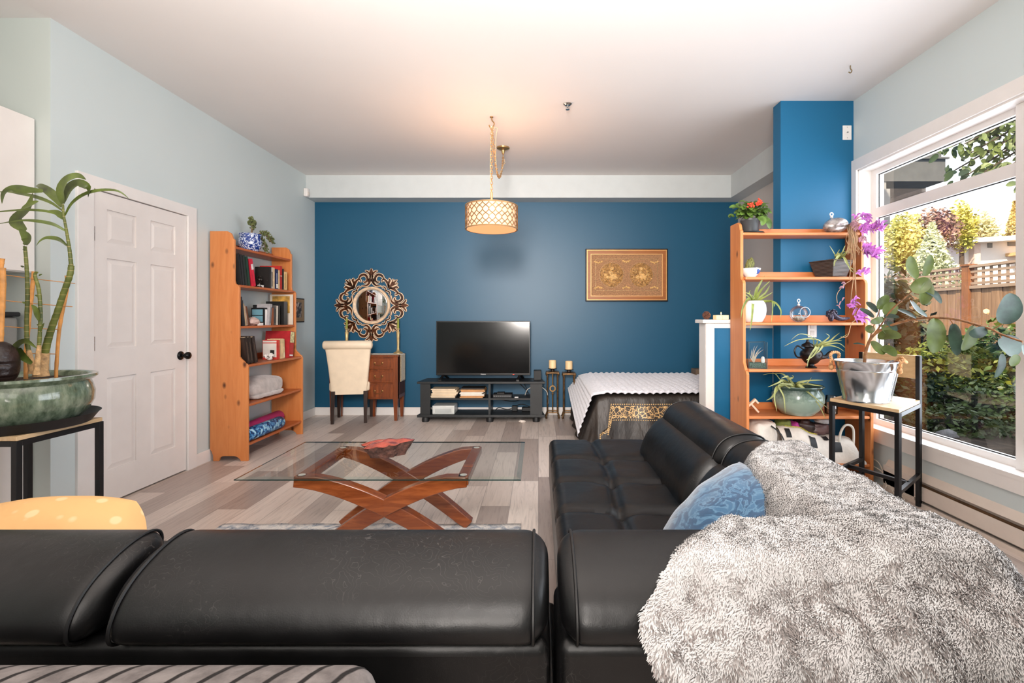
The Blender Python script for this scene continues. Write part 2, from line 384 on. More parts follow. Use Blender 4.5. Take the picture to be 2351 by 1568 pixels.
# ------------------------------------------------------------------ pendant lamp
px, py = -.40, 4.10
m_brass = mat('antique_brass', (176, 142, 96), .32, .85, var=.1); m_gold = mat('pale_gold', (206, 168, 120), .35, .7)
pl = thing('pendant_lamp', (px, py, 1.96), 'drum pendant lamp with gold ogee lattice, lit, hanging by a chain', 'lamp')
zs0, zs1, rs = 1.968, 2.168, .222
t = NT('lit_fabric_shade'); t.base((225, 190, 160)); t.b.inputs['Emission Color'].default_value = lin((255, 196, 150)); t.b.inputs['Emission Strength'].default_value = .42
MB().lathe([(rs - .012, zs0), (rs - .012, zs1), (rs - .015, zs1), (rs - .015, zs0), (rs - .012, zs0)], (px, py, 0), 64).build('fabric_drum', t.m, pl)
t2 = NT('lit_diffuser'); t2.base((255, 245, 230)); t2.b.inputs['Emission Color'].default_value = lin((255, 236, 208)); t2.b.inputs['Emission Strength'].default_value = 1.7
MB().lathe([(0, zs0 + .004), (rs - .014, zs0 + .004), (rs - .014, zs0 + .008), (0, zs0 + .008)], (px, py, 0), 64).build('diffuser', t2.m, pl)
lt = MB(); N = 26
for k in range(N):
    for sg in (-1, 1):
        pts = []
        for i in range(25):
            u = i / 24; a = 2 * PI * (k + .5 * sg * math.cos(u * PI * 3)) / N
            pts.append((px + rs * math.cos(a), py + rs * math.sin(a), zs0 + .008 + u * (zs1 - zs0 - .012)))
        lt.tube(pts, .0030, 5)
lt.build('lattice', mat('lattice_gold', (150, 112, 72), .4, .6), pl)
rg = MB()
for z in (zs0 + .004, zs1): rg.tube([(px + rs * math.cos(2 * PI * i / 64), py + rs * math.sin(2 * PI * i / 64), z) for i in range(64)], .005, 8, closed=True)
rg.build('rim_ring', m_gold, pl)
MB().tube([(px, py, zs0 + .01), (px, py, 2.29)], .010, 12).tube([(px - rs, py, zs1 - .003), (px + rs, py, zs1 - .003)], .003).build('stem', m_gold, pl)
def chain(path, name, parent, link=.030):
    P = spline(path, 160); L = [0]
    for i in range(1, len(P)): L.append(L[-1] + (P[i] - P[i - 1]).length)
    mb = MB(); n = max(2, int(L[-1] / (link * .78)))
    for k in range(n):
        s0 = (k + .5) / n * L[-1]; i = min(range(len(L)), key=lambda q: abs(L[q] - s0)); i = max(1, min(i, len(P) - 2))
        d = (P[i + 1] - P[i - 1]).normalized(); u = V((0, 1, 0)) if abs(d.y) < .8 else V((1, 0, 0)); sd = d.cross(u).normalized()
        if k % 2: sd = d.cross(sd).normalized()
        mb.tube([P[i] + d * math.sin(a) * link * .5 + sd * math.cos(a) * link * .32 for a in (2 * PI * j / 10 for j in range(10))], .0032, 5, closed=True)
    return mb.build(name, m_gold, parent)
hp = spline([(px, py, H - .002), (px + .003, py, H - .03), (px + .022, py, H - .055), (px + .012, py, H - .085), (px - .012, py, H - .09), (px - .022, py, H - .07)], 20)
MB().tube(hp, .005, 8).lathe([(.014, 0), (.014, -.006), (.006, -.01)], (px, py, H - .0005), 16).build('hook', m_brass, pl)
chain([(px, py, H - .085), (px, py, 2.6), (px, py, 2.285)], 'chain', pl)
cx2, cy2 = -.356, 4.84
low = at(1146, 408, 4.55)
chain([(px + .006, py + .004, H - .09), at(1133, 330, 4.13), at(1138, 380, 4.32), low, at(1153, 385, 4.72), (cx2, cy2, H - .10)], 'chain', pl)
MB().lathe([(.0, 0), (.066, 0), (.064, -.012), (.045, -.022), (.02, -.028), (.012, -.06), (.006, -.07), (0, -.07)], (cx2, cy2, H - .0005), 32).tube([(cx2, cy2, H - .06), (cx2, cy2, H - .105)], .004).build('canopy', m_brass, pl)
cd = [(px - .006, py, 2.285), (px - .012, py, 2.5), (px - .006, py, 2.75), (px + .02, py, H - .1), (px + .045, py + .02, 2.84), (px + .03, py + .06, 2.76), at(1139, 380, 4.3), low + V((-.01, 0, .012)), at(1158, 375, 4.74), (cx2 + .02, cy2, H - .16), (cx2, cy2, H - .07)]
MB().tube(spline(cd, 90), .0022, 6).build('cord', mat('clear_cord', (214, 190, 150), .4), pl)
# ------------------------------------------------------------------ ornate round mirror
mc = V((-2.083, YB - .004, 1.372)); U = .000661 * .995
m_mgold = mat('champagne_frame', (232, 204, 174), .4, .15, var=.1, vscale=20)
m_inlay = mat('brown_inlay', (66, 36, 18), .25, .2, var=.6, vscale=9, coat=.5)
mr = thing('ornate_mirror', mc, 'round wall mirror in an ornate gold scrollwork frame above the desk', 'mirror')
def ribbon(pts, ws, front, back, mb, flat=True):
    P = spline([V((a, b, 0)) for a, b in pts], 18); n = len(P); W = []
    for i in range(n):
        t = i / (n - 1) * (len(ws) - 1); a = min(int(t), len(ws) - 2); W.append(ws[a] + (ws[a + 1] - ws[a]) * (t - a))
    vs = []
    for i, p in enumerate(P):
        d = (P[min(i + 1, n - 1)] - P[max(i - 1, 0)]).normalized(); s = V((-d.y, d.x, 0)) * W[i] / 2
        for q in (p - s, p + s):
            for y in (front, back): vs.append(mc + V((q.x * U, -y, q.y * U)))
    fs = []
    for i in range(n - 1):
        a, b = i * 4, (i + 1) * 4
        fs += [(a, a + 2, b + 2, b), (a + 1, b + 1, b + 3, a + 3), (a, b, b + 1, a + 1), (a + 2, a + 3, b + 3, b + 2)]
    fs += [(0, 1, 3, 2), ((n - 1) * 4, (n - 1) * 4 + 2, (n - 1) * 4 + 3, (n - 1) * 4 + 1)]
    mb.add(vs, fs)
strokes = [  # octant strokes (N axis -> NE diagonal): points, widths
    ([(22, 575), (26, 480), (45, 420), (95, 378), (190, 368)], (18, 66, 62, 50, 22)),
    ([(245, 490), (205, 560), (130, 585), (78, 535), (80, 465), (125, 438), (156, 462)], (20, 62, 66, 62, 56, 46, 24)),
    ([(12, 520), (40, 600), (80, 645), (122, 655)], (16, 44, 50, 18)),
    ([(212, 440), (205, 480), (245, 492), (292, 450), (318, 385), (326, 325)], (34, 40, 50, 62, 56, 24)),
    ([(196, 335), (228, 352), (262, 330), (285, 262)], (30, 40, 48, 24)),
    ([(318, 330), (335, 420), (350, 480), (325, 512)], (16, 48, 60, 26)),
    ([(335, 340), (390, 430), (420, 505)], (16, 44, 30)),
    ([(0, 560), (0, 610), (0, 650), (0, 705)], (20, 70, 84, 10)),
]
diag = ([(330, 330), (400, 400), (450, 450), (490, 490)], (20, 40, 52, 14))
fm, im = MB(), MB()
def put(pts, ws):
    ribbon(pts, [w + 4 for w in ws], .022, .004, fm)
    ribbon(pts[:], [max(4, w - 21) for w in ws], .0245, .018, im)
for r in range(4):
    c, s = [(1, 0), (0, 1), (-1, 0), (0, -1)][r]
    for mir in (1, -1):
        for pts, ws in strokes:
            q = [(x * mir, y) for x, y in pts]; q = [(x * c - y * s, x * s + y * c) for x, y in q]
            if mir == -1 and pts[0][0] == 0: continue
            put(q, ws)
    put([(x * c - y * s, x * s + y * c) for x, y in diag[0]], diag[1])
ring = MB(); tw = Matrix.Rotation(PI / 2, 4, 'X')
ring.lathe([(.198, .004), (.234, .004), (.236, .02), (.228, .03), (.222, .026), (.214, .032), (.206, .026), (.2, .022), (.198, .004)], mc, 72, mtx=tw)
fm.build('scroll_frame', m_mgold, mr, smooth=30, bevel=.0015, seg=1); im.build('inlay', m_inlay, mr, smooth=30)
ring.build('ring', m_mgold, mr, smooth=60)
tm = NT('mirror_silver'); tm.base((225, 225, 225)); tm.b.inputs['Metallic'].default_value = 1; tm.b.inputs['Roughness'].default_value = .01
MB().lathe([(0, .016), (.182, .016), (.199, .013)], mc, 72, mtx=tw).build('mirror_glass', tm.m, mr, smooth=20)

# ------------------------------------------------------------------ writing desk
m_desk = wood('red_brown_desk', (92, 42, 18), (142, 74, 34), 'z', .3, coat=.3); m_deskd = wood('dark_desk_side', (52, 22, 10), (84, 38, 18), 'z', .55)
dk = thing('writing_desk', (-2.05, 5.8, 0), 'small reddish-brown wooden writing desk with drawers under the mirror', 'desk')
def P6(cx, cy, Y): return at(720 + cx / 3.792, 600 + cy / 3.792, Y)
DX0, DX1, DY0, DY1, DT = -2.47, -1.655, 5.64, 5.955, .778
MB().box(DX0 - .005, DX1 + .005, DY0 - .01, DY1, DT - .022, DT).build('desk_top', m_desk, dk, smooth=0, bevel=.004)
for (x, y) in ((DX0 + .03, DY0 + .03), (DX1 - .03, DY0 + .03), (DX0 + .03, DY1 - .03), (DX1 - .03, DY1 - .03), (-2.03, DY0 + .05), (-2.03, DY1 - .03)):
    l = MB(); top = .26 if x > -2.1 else .62
    l.add([(x + i * r, y + j * r, z) for z, r in ((0.0, .016), (top, .027)) for i, j in ((-1, -1), (1, -1), (1, 1), (-1, 1))], [(3, 2, 1, 0), (4, 5, 6, 7), (0, 1, 5, 4), (1, 2, 6, 5), (2, 3, 7, 6), (3, 0, 4, 7)])
    if not (x == -2.03 and y == DY0 + .05): l.build('leg', m_desk, dk, smooth=0, bevel=.002)
c = MB(); bx0 = -2.06
c.box(bx0, DX1, DY0 + .012, DY1 - .01, .26, DT - .022).box(DX0, bx0, DY0 + .012, DY1 - .01, .60, DT - .022)
c.box(DX1 - .052, DX1, DY0, DY0 + .05, .0 + .25, DT - .022)
c.build('carcass', m_desk, dk, smooth=0)
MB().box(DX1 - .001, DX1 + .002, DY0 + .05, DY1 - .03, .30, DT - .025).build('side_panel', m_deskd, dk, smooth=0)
dz = [(.615, .735), (.455, .585), (.262, .43)]; dx0, dx1 = bx0 + .012, DX1 - .056
m_pull = mat('brass_pull', (150, 112, 70), .35, .9)
for (z0, z1) in dz + [(.625, .735)]:
    a, b = (dx0, dx1)
    if (z0, z1) == (.625, .735): a, b = DX0 + .06, bx0 - .012
    w = MB().box(a, b, DY0 - .006, DY0 + .02, z0, z1).box(a + .022, b - .022, DY0 - .010, DY0, z0 + .02, z1 - .02).box(a - .006, b + .006, DY0 + .004, DY0 + .014, z0 - .006, z1 + .006).build('drawer', m_desk, dk, smooth=0, bevel=.004)
    xm = (a + b) / 2; zm = (z0 + z1) / 2
    hd = MB().tube(spline([(xm - .045, DY0 - .012, zm + .01), (xm - .04, DY0 - .03, zm - .01), (xm, DY0 - .034, zm - .016), (xm + .04, DY0 - .03, zm - .01), (xm + .045, DY0 - .012, zm + .01)], 20), .0032, 6)
    for q in (-.045, .045): hd.lathe([(.013, 0), (.012, .004), (.004, .006), (0, .006)], (xm + q, DY0 - .0101, zm + .012), 14, mtx=Matrix.Rotation(PI / 2, 4, 'X'))
    hd.build('handle', m_pull, w)
# table runner
m_run = mat('runner_brocade', (168, 150, 118), .6, var=.16, vscale=55, bump=.3, bscale=90, sheen=.4)
rn = MB()
def runner(u, v):
    x = -2.44 + u * 1.12
    y = 5.70 + v * .20
    e = DX1 + .010
    if x <= e: return V((x, y, DT + .0025))
    return V((e + .006 + .003 * math.sin(v * 9), y, DT + .0025 - (x - e)))
rn.grid(60, 8, runner); tag(rn.build('table_runner', m_run, solid=.003), 'beige brocade runner on the desk, hanging down its right end', 'table runner')
# candlesticks
m_stick = mat('cream_gold_stick', (196, 170, 120), .4, .5, var=.15); m_gcan = mat('olive_candle', (140, 146, 52), .5, var=.08)
def candlestick(x, y, lab):
    o = thing('candlestick', (x, y, DT), lab, 'candlestick', 'candlesticks on the desk')
    MB().lathe([(.0, .005), (.058, .005), (.058, .012), (.045, .022), (.024, .03), (.017, .05), (.014, .08), (.018, .2), (.021, .265), (.014, .272), (.011, .29), (.02, .302), (.02, .308), (.012, .312), (.012, .318), (0, .318)], (x, y, DT), 20).build('stick', m_stick, o, smooth=50)
    MB().lathe([(.0125, .312), (.0125, .43), (.008, .434), (0, .434)], (x, y, DT), 16).build('candle', m_gcan, o)
    return o
candlestick(-1.715, 5.86, 'tall candlestick with green candle on the right end of the desk')
candlestick(-2.32, 5.80, 'tall candlestick with green candle behind the cream chair')

# ------------------------------------------------------------------ cream dining chair, seen from behind
m_cream = mat('cream_leatherette', (232, 214, 188), .55, var=.03, bump=.05, bscale=180); m_dleg = wood('espresso_leg', (28, 16, 12), (52, 30, 22), 'z', .3)
cm = Matrix.Translation((-2.19, 5.52, 0)) @ Matrix.Rotation(math.radians(9), 4, 'Z')
ch = thing('dining_chair', (-2.19, 5.52, 0), 'cream upholstered dining chair with rolled back pushed under the desk', 'chair')
bk = MB(cm)
def back_fn(u, v):
    a = 2 * PI * u; c, s = math.cos(a), math.sin(a); e = .18
    z = .33 + v * .57
    w = .20 + .055 * v ** 1.3; th = .045 - .008 * v
    X = w * (abs(c) ** e) * (1 if c > 0 else -1); Y = th * (abs(s) ** .5) * (1 if s > 0 else -1)
    return V((X, -.06 * v ** 1.6 + Y + .06, z))
bk.grid(48, 14, back_fn, wrap=True)
bk.add([back_fn(i / 48, 1) for i in range(48)], [tuple(range(48))]).add([back_fn(i / 48, 0) for i in range(48)], [tuple(range(48))[::-1]])
bk.build('backrest', m_cream, ch, smooth=50)
rl = MB(cm)
pr = [(-.272, .0)] + [(-.272 + .018 * (1 - math.cos(t)), .052 * math.sin(t)) for t in (.4, .8, 1.2, PI / 2)]
rl.tube([(x, -.022, .905) for x in (-.275, -.268, -.255, .255, .268, .275)], [.01, .036, .05, .05, .036, .01], 24)
rl.build('rolled_top', m_cream, ch, smooth=60)
MB(cm).box(-.225, .225, .04, .41, .36, .475).build('seat', m_cream, ch, bevel=.03, seg=4)
for (x, y, b) in ((-.17, .02, -.035), (.19, .02, -.02), (-.19, .37, 0), (.19, .37, 0)):
    MB(cm).add([(x + i * r, y + dy + j * r, z) for z, r, dy in ((0, .016, b), (.37, .024, 0)) for i, j in ((-1, -1), (1, -1), (1, 1), (-1, 1))], [(3, 2, 1, 0), (4, 5, 6, 7), (0, 1, 5, 4), (1, 2, 6, 5), (2, 3, 7, 6), (3, 0, 4, 7)]).build('leg', m_dleg, ch, smooth=0, bevel=.003)

# ------------------------------------------------------------------ black media console
m_tvs = mat('black_ash_veneer', (24, 27, 29), .42, var=.12, vscale=30)
SX0, SX1, SY0, SY1 = -1.395, .075, 5.58, 5.93
tv = thing('media_console', (-.66, 5.76, 0), 'low black open-shelf media console against the blue wall', 'console')
MB().prism([(SX0 - .02, SY0 - .0), (SX1 + .005, SY0), (SX1 - .04, SY1), (SX0 + .02, SY1)], 'z', .447, .472).build('top_board', m_tvs, tv, smooth=0, bevel=.003)
MB().prism([(SX0 - .02, SY0 - .0), (SX1 + .005, SY0), (SX1 - .04, SY1), (SX0 + .02, SY1)], 'z', .055, .085).build('bottom_board', m_tvs, tv, smooth=0, bevel=.003)
for a, b in ((SX0 + .015, SX0 + .13), (SX1 - .17, SX1 - .03)):
    MB().box(a, b, SY0 + .02, SY0 + .045, .085, .447).box(a if a < -1 else b - .025, a + .025 if a < -1 else b, SY0 + .03, SY1 - .01, .085, .447).build('side_panel', m_tvs, tv, smooth=0)
MB().box(-.585, -.56, SY0 + .03, SY1 - .02, .085, .447).build('divider', m_tvs, tv, smooth=0)
for a, b in ((SX0 + .05, -.585), (-.56, SX1 - .05)):
    MB().box(a, b, SY0 + .03, SY1 - .02, .255, .275).build('shelf', m_tvs, tv, smooth=0)
for x in (SX0 + .07, -.57, SX1 - .1):
    for y in (SY0 + .05, SY1 - .05): MB().lathe([(.042, 0), (.042, .03), (.035, .056)], (x, y, 0), 18).build('foot', m_dark, tv)
# television
tb = thing('television', (-.645, 5.76, .472), 'flat black television switched off on the media console', 'television')
TX0, TX1, TZ0, TZ1, TY = -1.225, -.097, .528, 1.178, 5.74
m_bez = mat('tv_bezel', (14, 14, 15), .3); ts = NT('tv_screen'); ts.base((8, 9, 10)); ts.b.inputs['Roughness'].default_value = .13; ts.b.inputs['Specular IOR Level'].default_value = .65
MB().box(TX0, TX1, TY, TY + .045, TZ0, TZ1).build('housing', m_bez, tb, smooth=0, bevel=.004)
MB().box(TX0 + .012, TX1 - .012, TY - .002, TY + .001, TZ0 + .028, TZ1 - .012).build('screen', ts.m, tb, smooth=0)
for x in (TX0 + .09, TX1 - .12):
    MB().bar((x, TY + .02, TZ0 + .01), (x - .03, TY - .07, .482), .03, .012).bar((x, TY + .03, TZ0 + .01), (x + .03, TY + .11, .482), .03, .012).box(x - .045, x - .01, TY - .085, TY - .05, .4725, .486).build('stand_foot', m_bez, tb, smooth=0)
cu = bpy.data.curves.new('lettering', 'FONT'); cu.body = 'Hisense'; cu.size = .019; cu.align_x = 'CENTER'; cu.extrude = .0006
tx = bpy.data.objects.new('lettering', cu); COL.objects.link(tx)
dg = bpy.context.evaluated_depsgraph_get(); me = bpy.data.meshes.new_from_object(tx.evaluated_get(dg)); bpy.data.objects.remove(tx)
lo = bpy.data.objects.new('logo_lettering', me); COL.objects.link(lo); me.materials.clear(); me.materials.append(mat('logo_grey', (205, 205, 205), .4, emit=(200, 200, 200), est=.15))
me.transform(Matrix.Translation((-.66, TY - .0015, TZ0 + .008)) @ Matrix.Rotation(PI / 2, 4, 'X')); lo.parent = tb; lo.matrix_parent_inverse = tb.matrix_basis.inverted()
q = at(1179, 857, TY)
MB().ball((q.x, TY - .001, TZ0 + .011), (.012, .002, .003), 8).build('standby_light', mat('red_led', (120, 30, 20), .4, emit=(255, 60, 30), est=1.5), tb)
o = tag(MB().box(-.055, .035, 5.72, 5.86, .4725, .585).build('speaker_box', m_dark, bevel=.004), 'small black box beside the television on the console', 'speaker')
o = thing('modem', (-.4, 5.68, .275), 'flat black cable box on the upper right shelf of the console', 'cable box')
MB().box(-.535, -.31, 5.63, 5.78, .2755, .318).build('body', m_dark, o, bevel=.004)
pnl = MB()
for i in range(9): pnl.box(-.525 + i * .023, -.512 + i * .023, 5.628, 5.631, .29, .302)
pnl.build('button_row', mat('panel_grey', (120, 122, 124), .4), o, smooth=0)
tag(MB().box(-.49, -.40, 5.65, 5.74, .3185, .335).build('remote_control', m_dark, bevel=.004), 'small black remote on top of the flat cable box', 'remote')
tag(MB().box(-.28, -.235, 5.63, 5.66, .2755, .287).build('usb_adapter', mat('white_plastic', (220, 220, 218), .4), bevel=.002), 'tiny white plug beside the cable box on the console shelf', 'adapter')
o = thing('media_box', (-1.1, 5.72, .085), 'silver white electronic box on the lower left shelf of the console', 'box')
MB().box(-1.245, -.985, 5.62, 5.84, .0855, .185).build('housing', mat('silver_white', (205, 208, 204), .3, .1), o, bevel=.006)
MB().box(-1.21, -1.02, 5.616, 5.621, .105, .15).build('front_tray', mat('tray_grey', (178, 182, 180), .4), o, smooth=0, bevel=.002)
m_pap = [mat('paper_cream', (226, 205, 176), .7, var=.06), mat('paper_white', (228, 220, 208), .7, var=.05), mat('paper_tan', (204, 150, 100), .7, var=.08), mat('paper_dark', (48, 44, 42), .6)]
ordn = ['lowest', 'second from the bottom', 'third from the bottom', 'fourth from the bottom', 'fifth from the bottom', 'third from the top', 'second from the top', 'topmost']
for side, x0, x1 in (('left', -1.255, -.955), ('right', -.92, -.64)):
    z = .2755
    for i in range(8):
        h = rnd(.011, .018); dxx = rnd(-.012, .012); mi = (R.choice([0, 0, 1, 1, 0]) if side == 'left' else R.choice([2, 2, 1, 2])) if i < 7 else (0 if side == 'left' else 3)
        z2 = z + h - .001
        tag(MB(Matrix.Rotation(0, 4, 'Z')).box(x0 + dxx, x1 + dxx + rnd(-.02, .01), 5.635 + rnd(-.012, .012), 5.85, z, z2).build('magazine', m_pap[mi], smooth=0, bevel=.002),
            '%s magazine of the %s paper stack on the console shelf, %s' % (['cream', 'white', 'tan', 'dark'][mi], side, ordn[i]), 'magazine', 'magazines stacked on the console')
        z += h
cab = [([(-.1, 5.85, .27), (-.18, 5.9, .36), (-.28, 5.92, .44)], .004, 0), ([(-.2, 5.92, .44), (-.14, 5.9, .33), (-.16, 5.88, .276)], .0035, 0),
       ([(-.16, 5.75, .29), (-.12, 5.72, .37), (.0, 5.72, .40), (.10, 5.76, .33), (.12, 5.8, .18)], .004, 1),
       ([(-.52, 5.8, .10), (-.48, 5.85, .12), (-.36, 5.86, .10), (-.22, 5.86, .16), (-.1, 5.86, .13)], .005, 0), ([(-.5, 5.9, .22), (-.3, 5.9, .19), (-.1, 5.9, .26)], .004, 0)]
cw = ['thin black cable hanging behind the upper right console shelf', 'black cord drooping to the upper right console shelf', 'white cable looping out past the right side of the console', 'black power cord lying on the lower right console shelf', 'black cord strung below the cable box shelf']
for (p, r, w), l in zip(cab, cw): tag(MB().tube(spline(p, 30), r, 6).build('cable', m_dark if not w else mat('white_cable', (222, 216, 205), .5)), l, 'cable', 'cables in the console')
o = tag(MB().box(-.32, -.255, 5.80, 5.86, .0855, .15).build('power_adapter', m_dark, bevel=.006), 'black square power adapter on the lower right console shelf', 'adapter')
o = thing('power_strip', (-.1, 5.8, .085), 'black power strip with red switch on the lower right console shelf', 'power strip')
MB().box(-.2, -.045, 5.78, 5.85, .0855, .135).build('body', m_dark, o, bevel=.008)
MB().box(-.07, -.05, 5.775, 5.79, .11, .125).build('switch', mat('red_switch', (150, 40, 35), .4), o, smooth=0)

# ------------------------------------------------------------------ iron candle stands
m_iron = mat('bronze_iron', (112, 86, 58), .4, .8, var=.3, vscale=30); m_wax = mat('ivory_wax', (238, 206, 158), .5, var=.05)
def candle_stand(x, y, htop, lab, ring):
    o = thing('candle_stand', (x, y, 0), lab, 'candle holder', 'iron candle stands')
    z = htop - .105; w = .062; b = MB()
    for sx in (-1, 1):
        for sy in (-1, 1):
            b.tube([(x + sx * w, y + sy * w, .06), (x + sx * w, y + sy * w, z - .05)], .009, 8)
            b.tube(spline([(x + sx * w, y + sy * w, .07), (x + sx * (w + .012), y + sy * w, .035), (x + sx * (w + .02), y + sy * (w + .01), .012), (x + sx * (w + .005), y + sy * (w), .009)], 10), .009, 8)
            b.ball((x + sx * (w + .008), y + sy * w, z - .055), .016, 8)
        b.bar((x - w, y + sx * w, .075), (x + w, y + sx * w, .075), .012); b.bar((x + sx * w, y - w, .075), (x + sx * w, y + w, .075), .012)
    b.build('frame', m_iron, o)
    MB().box(x - w - .018, x + w + .018, y - w - .018, y + w + .018, z - .05, z - .025).build('collar', m_iron, o, bevel=.006)
    r = MB()
    if ring:
        r.tube([(x, y - w, z - .05), (x, y - w, .40)], .008, 8).tube([(x, y - w, .33), (x, y - w, .075)], .008, 8).ball((x, y - w, .30), .014, 8)
        r.tube([(x + .034 * math.cos(a), y - w - .004, .365 + .036 * math.sin(a)) for a in (2 * PI * i / 24 for i in range(24))], .005, 6, closed=True)
        r.tube([(x + .026 * math.cos(a), y - w, .365 + .028 * math.sin(a)) for a in (2 * PI * i / 24 for i in range(24))], .004, 6, closed=True)
        r.build('ring_ornament', m_brass, o)
    MB().lathe([(.0, -.025), (.02, -.025), (.024, -.008), (.02, .0), (.05, .008), (.058, .012), (.054, .014), (0, .010)], (x, y, z), 24).build('dish', mat('dark_dish', (50, 42, 38), .4, .6), o)
    MB().lathe([(.0, .011), (.044, .011), (.044, .108), (.04, .112), (.03, .104), (0, .102)], (x, y, z), 24, wob=lambda a, zz: 1 + .03 * math.sin(3 * a)).build('candle', m_wax, o, smooth=50)
candle_stand(.172, 5.84, .695, 'iron candle stand with a ring ornament and ivory candle', True)
candle_stand(.372, 5.84, .683, 'iron candle stand without a ring, the one nearer the bed', False)

# ------------------------------------------------------------------ framed embroidered relief on the blue wall
f = thing('wall_art', (1.09, YB, 1.75), 'framed gold embroidered relief with two round medallions on the blue wall', 'picture')
ax0, ax1, az0, az1 = .588, 1.612, 1.422, 2.078; yw = YB - .002
def frame_rect(x0, x1, z0, z1, w, y0, y1):
    m = MB()
    for p in ([(x0, z0), (x1, z0), (x1 - w, z0 + w), (x0 + w, z0 + w)], [(x1, z0), (x1, z1), (x1 - w, z1 - w), (x1 - w, z0 + w)], [(x1, z1), (x0, z1), (x0 + w, z1 - w), (x1 - w, z1 - w)], [(x0, z1), (x0, z0), (x0 + w, z0 + w), (x0 + w, z1 - w)]):
        m.prism(p, 'y', y0, y1)
    return m
frame_rect(ax0, ax1, az0, az1, .018, yw - .04, yw).build('outer_frame', mat('black_brown_frame', (34, 24, 18), .35), f, smooth=0, bevel=.003)
frame_rect(ax0 + .016, ax1 - .016, az0 + .016, az1 - .016, .008, yw - .043, yw).build('gilt_fillet', mat('gilt', (236, 178, 110), .35, .4), f, smooth=0)
frame_rect(ax0 + .023, ax1 - .023, az0 + .023, az1 - .023, .04, yw - .036, yw).build('wood_mat', wood('amber_wood', (146, 86, 38), (168, 102, 48), 'x', .4), f, smooth=0)
frame_rect(ax0 + .06, ax1 - .06, az0 + .06, az1 - .06, .012, yw - .03, yw).build('gilt_fillet', mat('gilt_pale', (222, 170, 112), .4, .3), f, smooth=0)
MB().box(ax0 + .066, ax1 - .066, yw - .012, yw, az0 + .066, az1 - .066).build('fabric_ground', mat('gold_cloth', (160, 118, 82), .7, var=.22, vscale=80, bump=.5, bscale=140), f, smooth=0)
bd = MB(); rel = MB(); hi = MB(); acx = (ax0 + ax1) / 2; acz = (az0 + az1) / 2 + .004
for k in range(92):
    for sgn in (-1, 1):
        x = acx - .385 + k * .77 / 91; bd.ball((x, yw - .014, acz + sgn * .197), .0045, 6)
for k in range(46):
    for sgn in (-1, 1): bd.ball((acx + sgn * .385, yw - .014, acz - .197 + k * .394 / 45), .0045, 6)
for sx in (-.185, .185):
    c0 = V((acx + sx, yw - .012, acz + .0))
    for k in range(64):
        a = 2 * PI * k / 64; bd.ball(c0 + V((.152 * math.cos(a), -.003, .157 * math.sin(a))), .0045, 6)
    rel.ball(c0, (.142, .012, .147), 28, wob=.12, ws=9)
    for k in range(70):   # padded stitched swirls
        a = rnd(0, 2 * PI); r = .12 * math.sqrt(rnd(0, 1)); p = c0 + V((r * math.cos(a), -.012, r * math.sin(a) * 1.0))
        a2 = rnd(0, 2 * PI); q = [p + V((.02 * math.cos(a2 + t), -.004 * math.sin(t * 2), .02 * math.sin(a2 + t))) for t in (0, .5, 1.0, 1.6)]
        (hi if k % 3 == 0 else rel).tube(q, [.003, .007, .007, .003], 6)
    for (ex, ez, er) in ((0, .075, .028), (-.01, .03, .03), (.02, -.02, .05), (-.045, -.03, .03), (.075 * (1 if sx > 0 else -1), .0, .025), (0, -.06, .02)):
        hi.ball(c0 + V((ex, -.012, ez)), (er, .016, er * .8), 12, wob=.35, ws=5)
for (ex, ez) in ((0, .175), (0, -.165), (-.35, .165), (.35, .165), (-.35, -.165), (.35, -.165)):
    for t in range(5): hi.ball(V((acx + ex + .02 * (t - 2), yw - .014, acz + ez * (1 - .05 * (2 - abs(t - 2))))), (.013, .006, .013), 8)
bd.build('bead_border', mat('sequin_beads', (206, 176, 132), .3, .4, var=.25, vscale=60), f)['kind'] = 'stuff'
rel.build('medallion', mat('antique_gold_thread', (160, 118, 66), .55, var=.3, vscale=50, bump=.6, bscale=120), f)
hi.build('raised_embroidery', mat('pale_gold_thread', (210, 166, 104), .5, var=.2, vscale=60, bump=.5, bscale=120), f)['kind'] = 'stuff'

# ------------------------------------------------------------------ small framed photo on the left wall
f = thing('picture_frame', (XL, 5.6, 1.3), 'small black-framed photograph on the left wall beyond the bookshelf', 'picture')
y0, y1, z0, z1 = 5.40, 5.705, 1.165, 1.445
MB().box(XL + .001, XL + .014, y0, y1, z0, z1).build('frame', m_dark, f, smooth=0, bevel=.002)
MB().box(XL + .012, XL + .0155, y0 + .012, y1 - .012, z0 + .012, z1 - .012).build('mount', mat('taupe_mount', (150, 126, 98), .7), f, smooth=0)
tp = NT('monochrome_print'); tp.base(tp.ramp(tp.noise(tp.coord(), 22, 3), [(.4, (30, 26, 30)), (.52, (90, 80, 78)), (.66, (214, 200, 188))])); tp.b.inputs['Roughness'].default_value = .4
MB().box(XL + .015, XL + .0165, y0 + .065, y1 - .075, z0 + .055, z1 - .05).build('print', tp.m, f, smooth=0)

